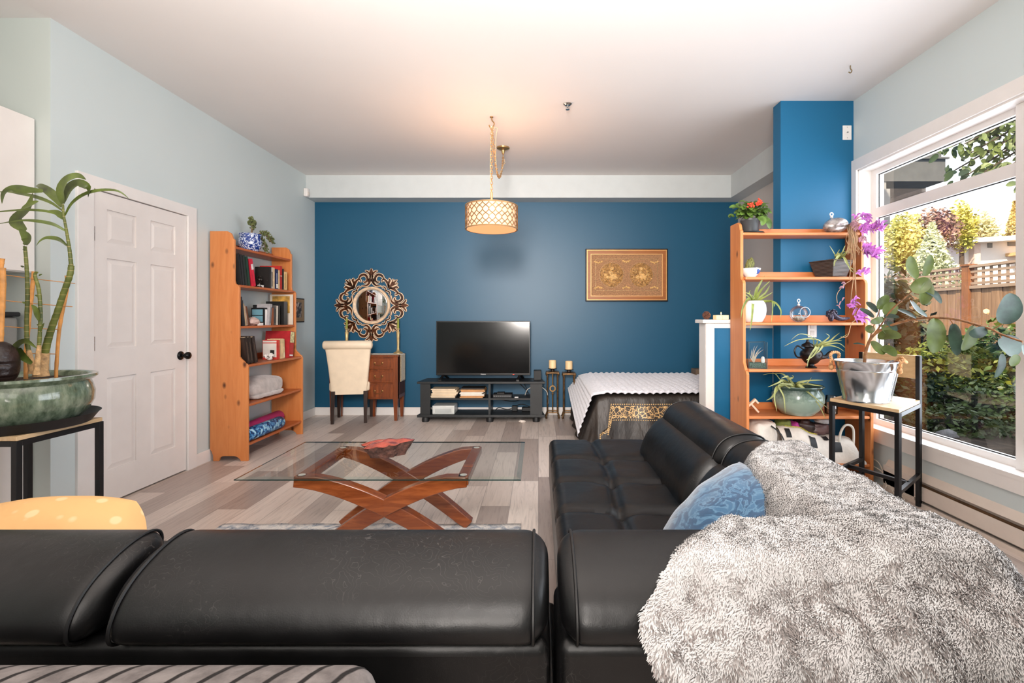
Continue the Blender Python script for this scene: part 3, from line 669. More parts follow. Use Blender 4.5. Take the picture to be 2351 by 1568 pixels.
# ------------------------------------------------------------------ bed
m_sat = NT('dark_satin_spread'); m_sat.base(m_sat.ramp(m_sat.noise(m_sat.coord(), 4, 4), [(.3, (30, 25, 22)), (.7, (52, 44, 38))])); m_sat.b.inputs['Roughness'].default_value = .5; m_sat.bump(m_sat.noise(m_sat.coord((1.5, 1, .7)), 5, 4), .5, .05); m_sat = m_sat.m
bd_ = thing('bed', (1.5, 5.2, 0), 'bed with a dark satin spread beyond the half wall', 'bed')
BX0, BX1, BY0, BY1, BT = .60, 2.44, 4.47, 5.93, .49
MB().box(BX0 + .05, BX1, BY0 + .05, BY1, .12, BT - .012).build('mattress', mat('mattress_white', (215, 210, 205), .8), bd_, bevel=.04, seg=3)
def spread(u, v):                         # v: across the bed from wall edge to the near hem; u: along from foot to head
    d = v * (1.46 + .50); drop = max(0, d - 1.42)
    fl = .022 * math.sin(u * 34 + 1) * min(1, drop * 2.2) + .008 * math.sin(u * 71) * min(1, drop * 2)
    y = BY1 - min(d, 1.46) - .22 * drop * (.5 + .5 * math.sin(min(drop, .5) * 3)) - fl
    z = BT - max(0, d - 1.45)
    if 1.40 < d < 1.5: z = BT - .02 * (d - 1.40) / .1 - max(0, d - 1.45) * .8
    e = u * (1.84 + .46) - .46; x = BX0 + e
    if e < .04:
        dr = .04 - e; fl2 = .016 * math.sin(v * 30 + 2) * min(1, dr * 3)
        zz = BT - dr; x = BX0 - .36 * dr - .03 + fl2 - .05 * (1 if drop > .1 else drop * 10) * 0
        z = min(z, zz) - .0
        if drop > 0: z = max(.012, BT - math.hypot(dr, drop) * .98)
    return V((x, y, max(.012, z)))
sp_ = MB(); sp_.grid(110, 90, spread); sp_.build('bedspread', m_sat, bd_, smooth=179, solid=.004)
# gold woven border near the hem, following the drape
tg = NT('gold_scroll_border'); vec = tg.coord()
vo = tg.add('ShaderNodeTexVoronoi', feature='DISTANCE_TO_EDGE'); vo.inputs['Scale'].default_value = 26; tg.link(vec, vo.inputs['Vector'])
wv = tg.noise(vec, 34, 2, .5, 2.5)
mk = tg.math('ADD', tg.ramp(vo.outputs[0], [(.03, (1, 1, 1)), (.08, (0, 0, 0))], 'LINEAR'), tg.ramp(wv, [(.59, (0, 0, 0)), (.63, (1, 1, 1))]))
mk = tg.math('MINIMUM', mk, 1.0)
tg.base(tg.mix(mk, lin((44, 36, 30)), lin((206, 166, 110)))); tg.b.inputs['Roughness'].default_value = .45; tg.b.inputs['Metallic'].default_value = .2
bb = MB()
def band(u, w):
    # runs along the near side and turns down at the foot corner
    if u > .22:
        uu = .235 + (u - .22) / .78 * .765; vv = (1.46 + .085 + .11 * w) / 1.96
    else:
        k = 1 - u / .22; uu = .235 - .03 * k - .02 * w * k; vv = (1.545 + .11 * w + .36 * k) / 1.96
    p = spread(max(0, uu), min(1, vv)); return p + V((-.004, -.007, .002))
bb.grid(120, 6, band); bb.build('woven_border', tg.m, bd_, smooth=179)
dots = MB()
for i in range(110):
    for w in (-.14, 1.14): dots.ball(band(i / 109, w), .0065, 6)
dots.build('border_dots', mat('gold_dots', (214, 178, 124), .5), bd_)['kind'] = 'stuff'
# ribbed throw
m_thr = mat('lilac_white_chenille', (222, 222, 230), .9, var=.05, vscale=40, bump=.6, bscale=80, sheen=.5)
def throw(u, v):
    x = BX0 - .02 + 1.9 * u; y = BY1 - .01 - v * 1.44; e = u * 2.30 - .40
    rib = .012 * abs(math.sin((u * 2.3) * PI / .05))
    sc = .012 * abs(math.sin(y * 38 + math.sin(x * 3))) if v > .97 else 0
    z = BT + .028 + .01 * noise.noise(V((x * 3, y * 3, 1)))
    z += .014 * abs(math.sin(x * PI / .055)) + .012 * abs(math.sin(y * PI / .06))
    if e < .0:
        dr = -e; x = BX0 - .085 - .37 * dr - .014 * abs(math.sin(dr * PI / .05)); z = BT + .024 - dr * .95 * (.45 + .55 * v)
        y = y - .10 * dr * v
    else: x = BX0 - .02 + e
    if 0 <= e < .05: z -= (1 - e / .05) ** 2 * .016
    edge = .015 * math.sin(x * 3) + .008 * abs(math.sin(x * PI / .05))
    if v > .985: z -= .02
    return V((x, y - (edge if v > .9 else 0), z))
tag(MB().grid(190, 130, throw).build('ribbed_throw', m_thr, smooth=179), 'white ribbed chenille throw spread over the dark bed', 'blanket')
tag(MB().box(1.88, 2.2, 5.72, 5.90, .535, .60).build('wooden_box', wood('weathered_wood', (104, 86, 70), (140, 120, 100), 'x', .6), bevel=.004), 'weathered wooden box lying on the far side of the bed', 'box')
bg = MB()
def bag(u, v):
    a = 2 * PI * u; z = .012 + .31 * v; r = .075 * (math.sin(PI * (v * .86 + .14)) ** .5) + .008 * math.sin(5 * a + 3 * v)
    return V((.43 + r * .75 * math.cos(a) + .02 * v, 5.62 + r * math.sin(a), z))
bg.grid(28, 16, bag, wrap=True); bg.add([bag(i / 28, 0) for i in range(28)], [tuple(range(28))[::-1]]).add([bag(i / 28, 1) for i in range(28)], [tuple(range(28))])
tag(bg.build('drawstring_bag', mat('black_nylon', (24, 21, 20), .5, bump=.3, bscale=30), smooth=179), 'black cloth bag on the floor at the foot of the bed', 'bag')

tag(MB().ball((-.19, 5.555, .0165), (.04, .02, .015), 14, wob=.7, ws=3).build('paper_scrap', mat('tissue_white', (226, 216, 206), .9), smooth=20), 'crumpled white paper scrap on the floor in front of the console', 'paper')
# ------------------------------------------------------------------ two stepped pine bookshelves
m_pz = wood('pine_upright', (198, 118, 62), (216, 140, 82), 'z', .4, knots=1.0, scale=.6)
m_py = wood('pine_shelf_board', (170, 88, 46), (192, 108, 60), 'y', .38, knots=.8, scale=.6); m_px = wood('pine_shelf_board_front', (204, 118, 66), (220, 140, 84), 'x', .38, knots=.8, scale=.6)
def arc(cx, cy, r, a0, a1, n=6): return [(cx + r * math.cos(math.radians(a0 + (a1 - a0) * i / n)), cy + r * math.sin(math.radians(a0 + (a1 - a0) * i / n))) for i in range(n + 1)]
def side_outline(d1, d2, d3, h):           # (depth, height) outline of an upright: back edge at depth 0
    return ([(.0, .10), (.012, .085), (.025, .05), (.028, 0), (.075, 0), (.082, .025), (.10, .038), (.12, .042), (d1 - .115, .042), (d1 - .09, .034), (d1 - .07, .018), (d1 - .06, 0), (d1, 0), (d1, .80), (d1 - .012, .825)]
            + [(d1 - .025, .83), (d1 - .035, .845), (d2 + .012, .868), (d2, .885), (d2, 1.47), (d2 - .01, 1.492), (d3 + .008, 1.503), (d3, 1.53), (d3, h - .07), (d3 - .012, h - .064), (d3 - .02, h - .04), (d3 - .03, h - .018), (d3 - .06, h), (0, h)])
def bookshelf(name_loc, along, place, shelves, depths, h, length, lab, mats):
    o = thing('bookshelf', name_loc, lab, 'bookshelf')
    out = side_outline(*depths, h)
    for t in (0, length - .022):
        place(MB(), lambda m: m.prism(out, 'x', t, t + .022)).build('upright', m_pz, o, smooth=0, bevel=.003)
    d1, d2, d3 = depths
    for z in shelves:
        d = d1 if z < .9 else (d2 if z < 1.55 else d3)
        if z < .6: pass
        place(MB(), lambda m: m.box(.022, length - .022, .012, d - .006, z - .022, z)).build('shelf', mats, o, smooth=0, bevel=.006)
        place(MB(), lambda m: m.box(.022, length - .022, .004, .018, z, z + (.055 if z > .2 else .0 + .05))).build('back_rail', mats, o, smooth=0, bevel=.003)
    return o
# left: back against wall_left, runs along Y.  local (t, depth, z) -> (XL + .012 + depth, y0 + t, z)
LY0, LY1 = 4.06, 5.02; LB = XL + .0155
def placeL(m, fn):
    m.m = Matrix(((0, 1, 0, LB), (1, 0, 0, LY0), (0, 0, 1, 0), (0, 0, 0, 1))); fn(m); m.f = [f[::-1] for f in m.f]; return m
LZ = [.145, .478, .815, 1.145, 1.497, 1.826]
bookshelf((LB, 4.54, 0), 'y', placeL, LZ, (.322, .25, .208), 1.95, LY1 - LY0, 'stepped pine bookshelf holding books against the left wall', m_py)
RX0, RX1, RB = 1.517, 2.445, 3.788
def placeR(m, fn):
    m.m = Matrix(((1, 0, 0, RX0), (0, -1, 0, RB), (0, 0, 1, 0), (0, 0, 0, 1))); fn(m); m.f = [f[::-1] for f in m.f]; return m
RZ = [.145, .495, .838, 1.180, 1.520, 1.858]
bookshelf((1.98, RB - .15, 0), 'x', placeR, RZ, (.295, .235, .192), 1.94, RX1 - RX0, 'stepped pine bookshelf full of potted plants in front of the blue column', m_px)

# ------------------------------------------------------------------ books on the left bookshelf
bmats = {}
def bmat(c):
    if c not in bmats: bmats[c] = mat('book_cover', c, .5, var=.08, vscale=25)
    return bmats[c]
m_page = mat('book_pages', (224, 206, 174), .8, var=.05, vscale=60); m_lab = mat('paper_label', (232, 230, 226), .7)
def book(y, t, h, d, c, z, lab, lean=0, xf=None, group='books on the left bookshelf', sticker=None, deco=None, twist=0):
    xf = xf if xf is not None else XL + .235
    if lean > 4 and y < 4.5: y += .05
    M = Matrix.Translation((xf, y, z + .0008)) @ Matrix.Rotation(math.radians(lean), 4, 'X') @ Matrix.Rotation(math.radians(twist), 4, 'Z')
    b = MB(M); w = .003
    b.box(-w, 0, 0, t, 0, h).box(-d, 0, 0, w, 0, h).box(-d, 0, t - w, t, 0, h)
    o = tag(b.build('book', bmat(c), smooth=0, bevel=.001), lab, 'book', group)
    MB(M).box(-d + .006, -w, w, t - w, .004, h - .004).build('pages', m_page, o, smooth=0)
    if sticker: MB(M).box(0, .0008, t * .1, t * .9, sticker[0], sticker[1]).build('spine_sticker', bmat(sticker[2]), o, smooth=0)
    if deco:
        dm = MB(M)
        for (y0, y1, z0, z1) in deco[0]: dm.box(0, .0007, t * y0, t * y1, h * z0, h * z1)
        dm.build('spine_print', bmat(deco[1]), o, smooth=0)
    return o
def ly(px, X=-2.575): return X * F / (px - CX)
# second board from the top
z = LZ[4]
for (px_, t, h, c, lab) in ((542, .022, .27, (34, 32, 32), 'black hardback leaning at the near end of the top book row'), (547, .026, .265, (44, 42, 42), 'charcoal hardback leaning second in the top book row'),
                            (553, .03, .262, (40, 44, 40), 'dark grey-green hardback leaning third in the top book row'), (560, .03, .258, (30, 58, 44), 'dark green hardback leaning beside the red book')):
    book(ly(px_), t, h, .17, c, z, lab, 9.5)
book(ly(572), .038, .245, .15, (214, 42, 66), z, 'bright red paperback leaning against dark books on the top row', 13, sticker=(.15, .2, (235, 220, 220)))
row = [(617, .030, .205, .14, (30, 26, 24), 'black paperback with white blurb facing out on the top row', None), (621, .022, .20, .13, (196, 190, 182), 'grey-white spine paperback right of the black blurb book', ((.1, .9, .1, .8), (60, 60, 60))),
       (625, .03, .205, .13, (222, 196, 160), 'cream paperback on the top row left of the navy book', None), (631.5, .042, .195, .135, (24, 36, 76), 'navy paperback with white sticker on the top row', ((.2, .5, .3, .8), (150, 160, 190))),
       (638, .02, .19, .12, (220, 190, 150), 'thin cream paperback between navy and red books', None), (641, .04, .235, .2, (190, 44, 36), 'tall red hardback standing on the top row', ((.1, .9, .55, .6), (220, 190, 170))),
       (648, .014, .21, .15, (30, 30, 30), 'thin black book right of the tall red hardback', None), (650.5, .062, .185, .13, (232, 196, 136), 'thick pale yellow paperback at the far end of the top row', ((.2, .5, .1, .9), (200, 160, 100)))]
for (px_, t, h, d, c, lab, dc) in row:
    o = book(ly(px_), t * .95, h, d, c, z, lab, 0, deco=([dc[0]], dc[1]) if dc else None, sticker=(.01, .05, (236, 234, 230)) if 'navy' in lab and 'white' in lab else None, twist=2)
    if 'blurb' in lab and 'facing' in lab:
        M = Matrix.Translation((XL + .235, ly(px_), z)); bl = MB(M)
        for k in range(11):
            if k in (2, 5, 8): continue
            bl.box(-.125 + .0, -.022 - rnd(0, .02), -.0009, -.0002, .185 - k * .0125, .191 - k * .0125)
        bl.build('blurb_text', mat('blurb_grey', (120, 116, 112), .6), o, smooth=0)
m_pew = mat('dark_pewter', (70, 64, 60), .3, .9, var=.3, vscale=40)
def ornament(y, x, z, h, lab):
    MBx = MB().lathe([(0, 0), (.022, 0), (.022, .006), (.008, .02), (.007, h * .35), (.016, h * .42), (.008, h * .52), (.02, h * .62), (.022, h * .75), (.01, h * .8), (.018, h * .92), (.008, h), (0, h)], (x, y, z + .0005), 16)
    tag(MBx.build('candlestick', m_pew), lab, 'candlestick')
ornament(ly(581), XL + .16, z, .15, 'small dark pewter candlestick behind the red book on the top row')
ornament(4.44, XL + .11, z, .16, 'dark pewter candlestick at the wall beside the black blurb book')
ornament(ly(598, -2.565), XL + .225, z, .105, 'smallest pewter candlestick before the black blurb book')
tag(MB().box(XL + .215, XL + .235, 4.41, 4.475, z + .0005, z + .022).build('place_card', m_lab, smooth=0), 'white paper label tent at the small pewter candlestick', 'label')
# third board
z = LZ[3]
for (px_, t, h, c, lab, ln) in ((549, .022, .25, (28, 26, 28), 'black book leaning at the near end of the middle row', 7), (553, .018, .22, (52, 48, 50), 'dark mottled book leaning second on the middle row', 9),
                                (556, .018, .195, (206, 178, 140), 'tan paperback leaning third on the middle row', 11), (559.5, .018, .175, (178, 150, 132), 'dusty pink paperback leaning fourth on the middle row', 13), (563, .02, .17, (110, 66, 40), 'brown paperback leaning last by the pink stone', 14)):
    book(ly(px_, -2.54), t, h, .14, c, z, lab, ln, xf=XL + .258)
tag(MB().ball((XL + .20, 4.36, z + .036), (.05, .075, .0355), 16, wob=.35, ws=2.2).build('rose_quartz', mat('pink_stone', (206, 178, 168), .45, var=.08, vscale=30), smooth=20), 'rough pale pink stone on the middle shelf', 'stone')
o = thing('photo_frame', (XL + .12, 4.53, z), 'black frame standing behind the teal-windowed box on the middle shelf', 'picture frame')
M = Matrix.Translation((XL + .215, 4.55, z + .0008)) @ Matrix.Rotation(math.radians(-8), 4, 'Z')
MB(M).box(-.155, .0, .018, .034, 0, .195).build('frame', m_dark, o, smooth=0, bevel=.003)
o = thing('device_box', (XL + .16, 4.5, z), 'small black box with two pale teal panels on the middle shelf', 'box')
MB(M).box(-.135, .005, -.03, .014, .0, .165).build('case', mat('case_black', (26, 26, 28), .4), o, smooth=0, bevel=.004)
MB(M).box(-.122, -.012, -.0315, -.0295, .095, .15).box(-.122, -.012, -.0315, -.0295, .032, .088).build('teal_panel', mat('teal_panel', (120, 170, 186), .35), o, smooth=0, bevel=.001)
MB(M).box(.005, .006, -.02, .004, .0, .15).build('side_label', m_lab, o, smooth=0)
tag(MB().box(XL + .228, XL + .248, 4.385, 4.445, z + .0005, z + .024).build('place_card', m_lab, smooth=0), 'white paper label in front of the teal-panelled box', 'label')
for (px_, t, h, d, c, lab, ln) in ((618, .03, .205, .13, (176, 172, 174), 'grey glossy book leaning beside the teal-panelled box', -7), (625, .024, .165, .13, (150, 84, 50), 'rust brown paperback on the middle row', 0),
                                   (629.5, .03, .185, .14, (90, 84, 82), 'patterned grey paperback on the middle row', -2), (634, .032, .188, .14, (214, 204, 190), 'cream spine paperback left of the big black book', -2), (641, .016, .19, .14, (44, 40, 38), 'thin dark book tucked against the big black book', 0)):
    book(ly(px_, -2.55), t, h, d, c, z, lab, ln, xf=XL + .25, deco=([(.2, .8, .1, .85)], tuple(max(0, v - 60) for v in c)) if 'patterned' in lab or 'glossy' in lab else None)
book(4.80, .07, .235, .18, (24, 24, 24), z, 'big black boxed book standing on the middle shelf', xf=XL + .25)
o = thing('art_print', (XL + .15, 4.93, z), 'large pale print with golden top leaning on the far upright, middle shelf', 'print')
MB().box(XL + .03, XL + .262, 4.945, 4.957, z + .001, z + .312).build('sheet', mat('ivory_card', (228, 214, 196), .6), o, smooth=0)
MB().box(XL + .055, XL + .235, 4.9435, 4.9455, z + .12, z + .295).build('picture', mat('golden_print', (196, 150, 70), .5, var=.3, vscale=14), o, smooth=0)
MB().box(XL + .262, XL + .263, 4.945, 4.957, z + .001, z + .312).build('edge_strip', m_lab, o, smooth=0)
# fourth board
z = LZ[2]
for (px_, t, h, c, lab, ln) in ((552.5, .045, .235, (46, 32, 26), 'thick dark brown leather book leaning nearest on the lower book shelf', 12), (560, .045, .235, (40, 30, 25), 'thick dark brown leather book leaning in the middle of three', 12), (570, .045, .235, (48, 34, 30), 'thick dark brown leather book leaning nearest the white flower', 13)):
    book(ly(px_ + 8, -2.50), t, h, .17, c, z, lab, ln, xf=XL + .30, deco=([(.42, .56, .1, .8)], (96, 76, 62)))
fl = MB()
for k in range(14):
    a = rnd(0, 2 * PI); e = rnd(.1, .9); fl.leaf([(XL + .27, 4.51, z + .028), (XL + .27 + .03 * math.cos(a) * e, 4.51 + .05 * math.sin(a), z + .028 + .035 * (1 - e)), (XL + .27 + .045 * math.cos(a) * e, 4.51 + .07 * math.sin(a), z + .02 + .02 * (1 - e))], .03, face=(.5, -.3, 1))
fl.ball((XL + .27, 4.51, z + .016), (.025, .03, .0155), 10)
tag(fl.build('paper_flower', mat('white_paper', (232, 226, 220), .7)), 'small white paper flower on the lower book shelf', 'ornament')
o = book(4.62, .04, .185, .145, (206, 62, 54), z, 'red-bordered white book facing out on the lower book shelf', xf=XL + .285)
MB().box(XL + .145, XL + .275, 4.6185, 4.6205, z + .02, z + .155).box(XL + .145, XL + .275, 4.6185, 4.6205, z + .163, z + .18).build('white_cover', mat('cover_white', (224, 218, 210), .5), o, smooth=0)
MB().box(XL + .215, XL + .255, 4.6175, 4.619, z + .05, z + .09).box(XL + .15, XL + .2, 4.6175, 4.619, z + .022, z + .03).box(XL + .21, XL + .25, 4.6175, 4.619, z + .024, z + .038).build('cover_print', mat('print_black', (40, 38, 36), .5), o, smooth=0)
book(4.672, .055, .195, .13, (226, 196, 150), z, 'cream paperback right of the red-bordered book', xf=XL + .285)
book(4.735, .035, .19, .12, (216, 190, 140), z, 'worn tan paperback with torn spine beside the big red book', 4, xf=XL + .28, deco=([(.2, .8, .05, .3), (.1, .6, .45, .6)], (240, 226, 190)))
o = book(4.80, .085, .27, .25, (176, 36, 42), z, 'big red cookbook with a food picture on its spine', -7, xf=XL + .30)
M = Matrix.Translation((XL + .30, 4.80, z + .0008)) @ Matrix.Rotation(math.radians(-7), 4, 'X')
MB(M).box(0, .0012, .006, .08, .155, .265).build('food_picture', mat('food_print', (214, 186, 140), .5, var=.35, vscale=40), o, smooth=0)
MB(M).box(0, .0012, .012, .074, .02, .035).build('spine_label', m_lab, o, smooth=0)
# fifth board: folded plush blanket
z = LZ[1]; fb = MB()
m_pl = mat('grey_plush', (186, 176, 172), .9, var=.10, vscale=14, bump=.4, bscale=70, sheen=.6)
def fold(u, v):
    a = 2 * PI * u; t = PI * v; c = V((XL + .165, 4.50, z + .10))
    sx, sy, sz = .13, .315, .092
    d = V((math.sin(t) * math.cos(a), math.cos(t), math.sin(t) * math.sin(a)))
    e = lambda q, p: math.copysign(abs(q) ** p, q)
    p = V((sx * e(d.x, .7), sy * e(d.y, .8), sz * e(d.z, .75)))
    w = noise.noise(p * 7) * .022 + .012 * math.sin(p.y * 24 + p.x * 30) * max(0, d.x + .2)
    p *= 1 + w * 4
    if p.z > 0: p.z *= 1.0 - .25 * abs(p.y / sy) ** 2
    return V((min(max(c.x + p.x, XL + .025), XL + .33), c.y + p.y, max(z + .001, c.z + p.z)))
fb.grid(48, 40, fold, wrap=True)
def fold2(u, v):
    a = 2 * PI * u; t = PI * v
    e = lambda q, p: math.copysign(abs(q) ** p, q)
    p = V((.13 * e(math.sin(t) * math.cos(a), .5), .25 * e(math.cos(t), .5), .024 * e(math.sin(t) * math.sin(a), .6)))
    return V((XL + .175 + p.x, 4.52 + p.y, max(z + .001, z + .026 + p.z + .004 * math.sin(p.y * 40))))
fb.grid(30, 30, fold2, wrap=True)
tag(fb.build('folded_blanket', m_pl, smooth=179), 'folded grey plush blanket on the pine bookshelf', 'blanket')
# lowest board: rolled mats
z = LZ[0]
tb_ = NT('blue_floral'); vo = tb_.add('ShaderNodeTexVoronoi'); vo.inputs['Scale'].default_value = 34; tb_.link(tb_.coord(), vo.inputs['Vector'])
tb_.base(tb_.ramp(tb_.mix(.5, vo.outputs['Color'], tb_.ramp(tb_.noise(tb_.coord(), 30, 3), [(.35, (0, 0, 0)), (.65, (1, 1, 1))])), [(.25, (14, 26, 56)), (.42, (24, 78, 140)), (.56, (70, 140, 190)), (.72, (170, 210, 226))]))
def rollmat(x, zc, r, y0, y1, m, lab, tilt=0):
    M = Matrix.Translation((x, y0, zc)) @ Matrix.Rotation(math.radians(tilt), 4, 'Z') @ Matrix.Rotation(-PI / 2, 4, 'X'); L = y1 - y0
    b = MB(M); b.lathe([(r - .012, .006), (r - .004, 0), (r, .006), (r, L - .006), (r - .004, L), (r - .012, L - .006)], n=32)
    sp2 = [V((.006 + (r - .008) * (1 - k / 90)) * 0 for _ in range(3)) for k in range(0)]
    P = []
    for k in range(100):
        a = k * .32; rr = (r - .006) * (1 - k / 108); P.append((rr * math.cos(a), rr * math.sin(a)))
    vs = [(x_, y_, q) for x_, y_ in P for q in (.003, L - .003)]
    b.add(vs, [(i * 2, i * 2 + 1, i * 2 + 3, i * 2 + 2) for i in range(len(P) - 1)]); b.lathe([(0, .012), (r - .01, .012)], n=24).lathe([(0, L - .012), (r - .01, L - .012)], n=24)
    tag(b.build('rolled_mat', m, smooth=40), lab, 'yoga mat', 'rolled mats on the lowest shelf')
rollmat(XL + .085, z + .046, .045, 4.10, 4.72, m_dark, 'rolled black yoga mat behind the magenta one')
rollmat(XL + .175, z + .061, .060, 4.10, 4.925, mat('magenta_foam', (186, 48, 112), .6, bump=.1, bscale=200), 'rolled magenta yoga mat on the lowest shelf', 3)
rollmat(XL + .285, z + .058, .057, 4.10, 4.66, tb_.m, 'rolled blue floral yoga mat in front on the lowest shelf')

# ------------------------------------------------------------------ blue and white pot with a jade plant on top of the left bookshelf
o = thing('potted_jade_plant', (XL + .125, 4.45, LZ[5]), 'blue and white china pot with a trailing jade plant on the left bookshelf', 'potted plant')
tc = NT('blue_china'); nz = tc.noise(tc.coord(), 42, 3, .6, 1.5); tc.base(tc.ramp(nz, [(.44, (22, 48, 120)), (.5, (60, 92, 170)), (.54, (214, 222, 236))])); tc.b.inputs['Roughness'].default_value = .18
pc = (XL + .125, 4.45, LZ[5] + .0005)
MB().lathe([(0, .0), (.06, .0), (.07, .008), (.092, .05), (.098, .09), (.09, .12), (.083, .135), (.09, .155), (.097, .165), (.092, .165), (.08, .14), (.08, .12), (0, .12)], pc, 40, wob=lambda a, zz: 1 + .035 * math.cos(8 * a) * min(1, zz / .05)).build('pot', tc.m, o, smooth=60)
st = MB(); lf = MB(); base = V((pc[0], 4.45, pc[2] + .12))
for k in range(9):
    if k < 4: tip = base + V((rnd(.0, .06), rnd(-.12, .15), rnd(.13, .2)))
    else: tip = base + V((rnd(.02, .10), rnd(.16, .24), rnd(-.10, .14)))
    mid = base.lerp(tip, .55) + V((.02, 0, .07)); P = spline([base, mid, tip], 12); st.tube(P, [.006 - .0035 * i / 11 for i in range(12)], 6)
    for i in range(4, 12):
        for q in range(4):
            a = rnd(0, 6.28); d = V((math.cos(a) * .03, rnd(-.02, .02), math.sin(a) * .03)); lf.ball(P[i] + d * .55, (.011, .011, .006), 6, mtx=Matrix.Rotation(rnd(0, 3), 4, 'X') @ Matrix.Rotation(rnd(0, 3), 4, 'Y'))
st.build('stem', mat('jade_stem', (126, 104, 78), .7), o); lf.build('foliage', mat('jade_leaf', (96, 104, 62), .4, var=.25, vscale=30), o)
# ------------------------------------------------------------------ glass coffee table
gz = .45; gx0, gx1, gy0, gy1 = -1.45, -.083, 2.28, 2.975
ct = thing('coffee_table', (-.766, 2.62, 0), 'glass-topped coffee table on a crossed curved wooden base', 'coffee table')
m_gl = glass('table_glass', (.93, .97, .96), .55); m_ge = mat('green_glass_edge', (16, 44, 42), .12, spec=.8); m_gb = glass('glass_bevel', (.74, .86, .84), .9)
g = MB(); b = .022; tk = .012
o8 = [(gx0, gy0), (gx1, gy0), (gx1, gy1), (gx0, gy1)]; i8 = [(gx0 + b, gy0 + b), (gx1 - b, gy0 + b), (gx1 - b, gy1 - b), (gx0 + b, gy1 - b)]
g.add([(x, y, gz) for x, y in i8], [(0, 1, 2, 3)], 0)
g.add([(x, y, gz - .007) for x, y in o8] + [(x, y, gz) for x, y in i8], [(0, 1, 5, 4), (1, 2, 6, 5), (2, 3, 7, 6), (3, 0, 4, 7)], 2)
g.add([(x, y, gz - .007) for x, y in o8] + [(x, y, gz - tk) for x, y in o8], [(0, 4, 5, 1), (1, 5, 6, 2), (2, 6, 7, 3), (3, 7, 4, 0)], 1)
g.build('glass_top', [m_gl, m_ge, m_gb], ct, smooth=0)
m_cher = wood('cherry_beam', (104, 48, 20), (150, 82, 42), 'x', .26, coat=.4)
def beam(xa, xb, y, yo, mb):
    # a bowed beam from a high end (xa) to a foot (xb)
    n = 16; vs = []
    for i in range(n + 1):
        t = i / n; x = xa + (xb - xa) * t
        z = .418 - .40 * (t ** 1.55); sl = V(((xb - xa), 0, -.40 * 1.55 * max(t, .02) ** .55)).normalized(); nn = V((-sl.z, 0, sl.x)); nn = nn if nn.z > 0 else -nn
        th = .030 + .010 * math.sin(PI * t)
        for s, q in ((-1, -1), (1, -1), (1, 1), (-1, 1)): 
            p = V((x, y + yo * (t - .5) + s * .030, z)) + nn * q * th; p.z = min(max(p.z, .001), gz - tk - .001); vs.append(p)
    fs = [(0, 1, 2, 3), (n * 4 + 3, n * 4 + 2, n * 4 + 1, n * 4)]
    for i in range(n):
        a = i * 4; c = a + 4; fs += [(a + j, c + j, c + (j + 1) % 4, a + (j + 1) % 4) for j in range(4)]
    mb.add(vs, fs)
for y, s in ((2.375, 1), (2.86, -1)):
    for xa, xb, yo in ((-1.19, -.40, .10 * s), (-.35, -1.13, .10 * s)):
        m_ = MB(); beam(xa, xb, y + .03 * s, yo, m_); m_.build('curved_leg', m_cher, ct, smooth=30, bevel=.004)
for x in (-1.17, -.37): MB().box(x - .028, x + .028, 2.34, 2.90, .392, gz - tk - .001).build('top_rail', m_cher, ct, smooth=0, bevel=.006)
for x, y in ((-1.17, 2.37), (-.37, 2.37), (-1.17, 2.87), (-.37, 2.87)): MB().lathe([(.018, gz - tk - .002), (.018, gz - tk - .0005), (0, gz - tk - .0005)], (x, y, 0), 20).build('suction_pad', mat('clear_pad', (200, 196, 188), .2), ct)
# polished rock
rk = MB()
def rock(u, v):
    a = 2 * PI * u; r = v; w = 1 + .16 * math.sin(3 * a + .6) + .1 * math.sin(5 * a)
    return (.132 * r * w * math.cos(a), .085 * r * w * math.sin(a))
def rtop(u, v): x, y = rock(u, v); return V((-.852 + x, 2.66 + y, gz + .088 - .022 * v * v + .012 * x / .13 + .006 * noise.noise(V((x * 22, y * 22, 0)))))
def rside(u, v):
    x, y = rock(u, 1 - .32 * v ** .8); zt = rtop(u, 1).z
    return V((-.852 + x + .008 * noise.noise(V((x * 60, y * 60, v * 5))), 2.66 + y + .008 * noise.noise(V((y * 60, x * 60, v * 4))), max(gz + .0008, zt + (gz + .0008 - zt) * v + .006 * noise.noise(V((x * 50, y * 50, v * 6))) * (v < .95))))
rk.grid(48, 10, rtop, 0, wrap=True); rk.grid(48, 8, rside, 1, wrap=True)
tag(rk.build('polished_rock', [mat('red_jasper', (150, 66, 52), .12, var=.22, vscale=16, coat=.8), mat('rock_crust', (70, 44, 36), .8, var=.35, vscale=40, bump=.6, bscale=60)], smooth=35), 'polished red rock slab with rough dark edges on the glass table', 'rock')

# ------------------------------------------------------------------ rug
tr = NT('distressed_rug'); v_ = tr.coord(); a_ = tr.noise(v_, 14, 8, .75, .6); tr.base(tr.ramp(a_, [(.34, (92, 106, 126)), (.44, (166, 170, 178)), (.54, (214, 209, 205)), (.7, (230, 225, 220))])); tr.b.inputs['Roughness'].default_value = .95; tr.bump(tr.noise(v_, 160), .4)
rg_ = tag(MB().grid(70, 30, lambda u, v: V((-1.85 + 1.75 * u, 1.72 + (1.09 + .004 * math.sin(u * 40)) * v, .006 + .0035 * (v > .93) * max(0, math.sin(u * 37) * math.sin(u * 13))))).build('area_rug', tr.m, smooth=179, solid=.005), 'distressed blue-grey rug under the near edge of the glass table', 'rug')

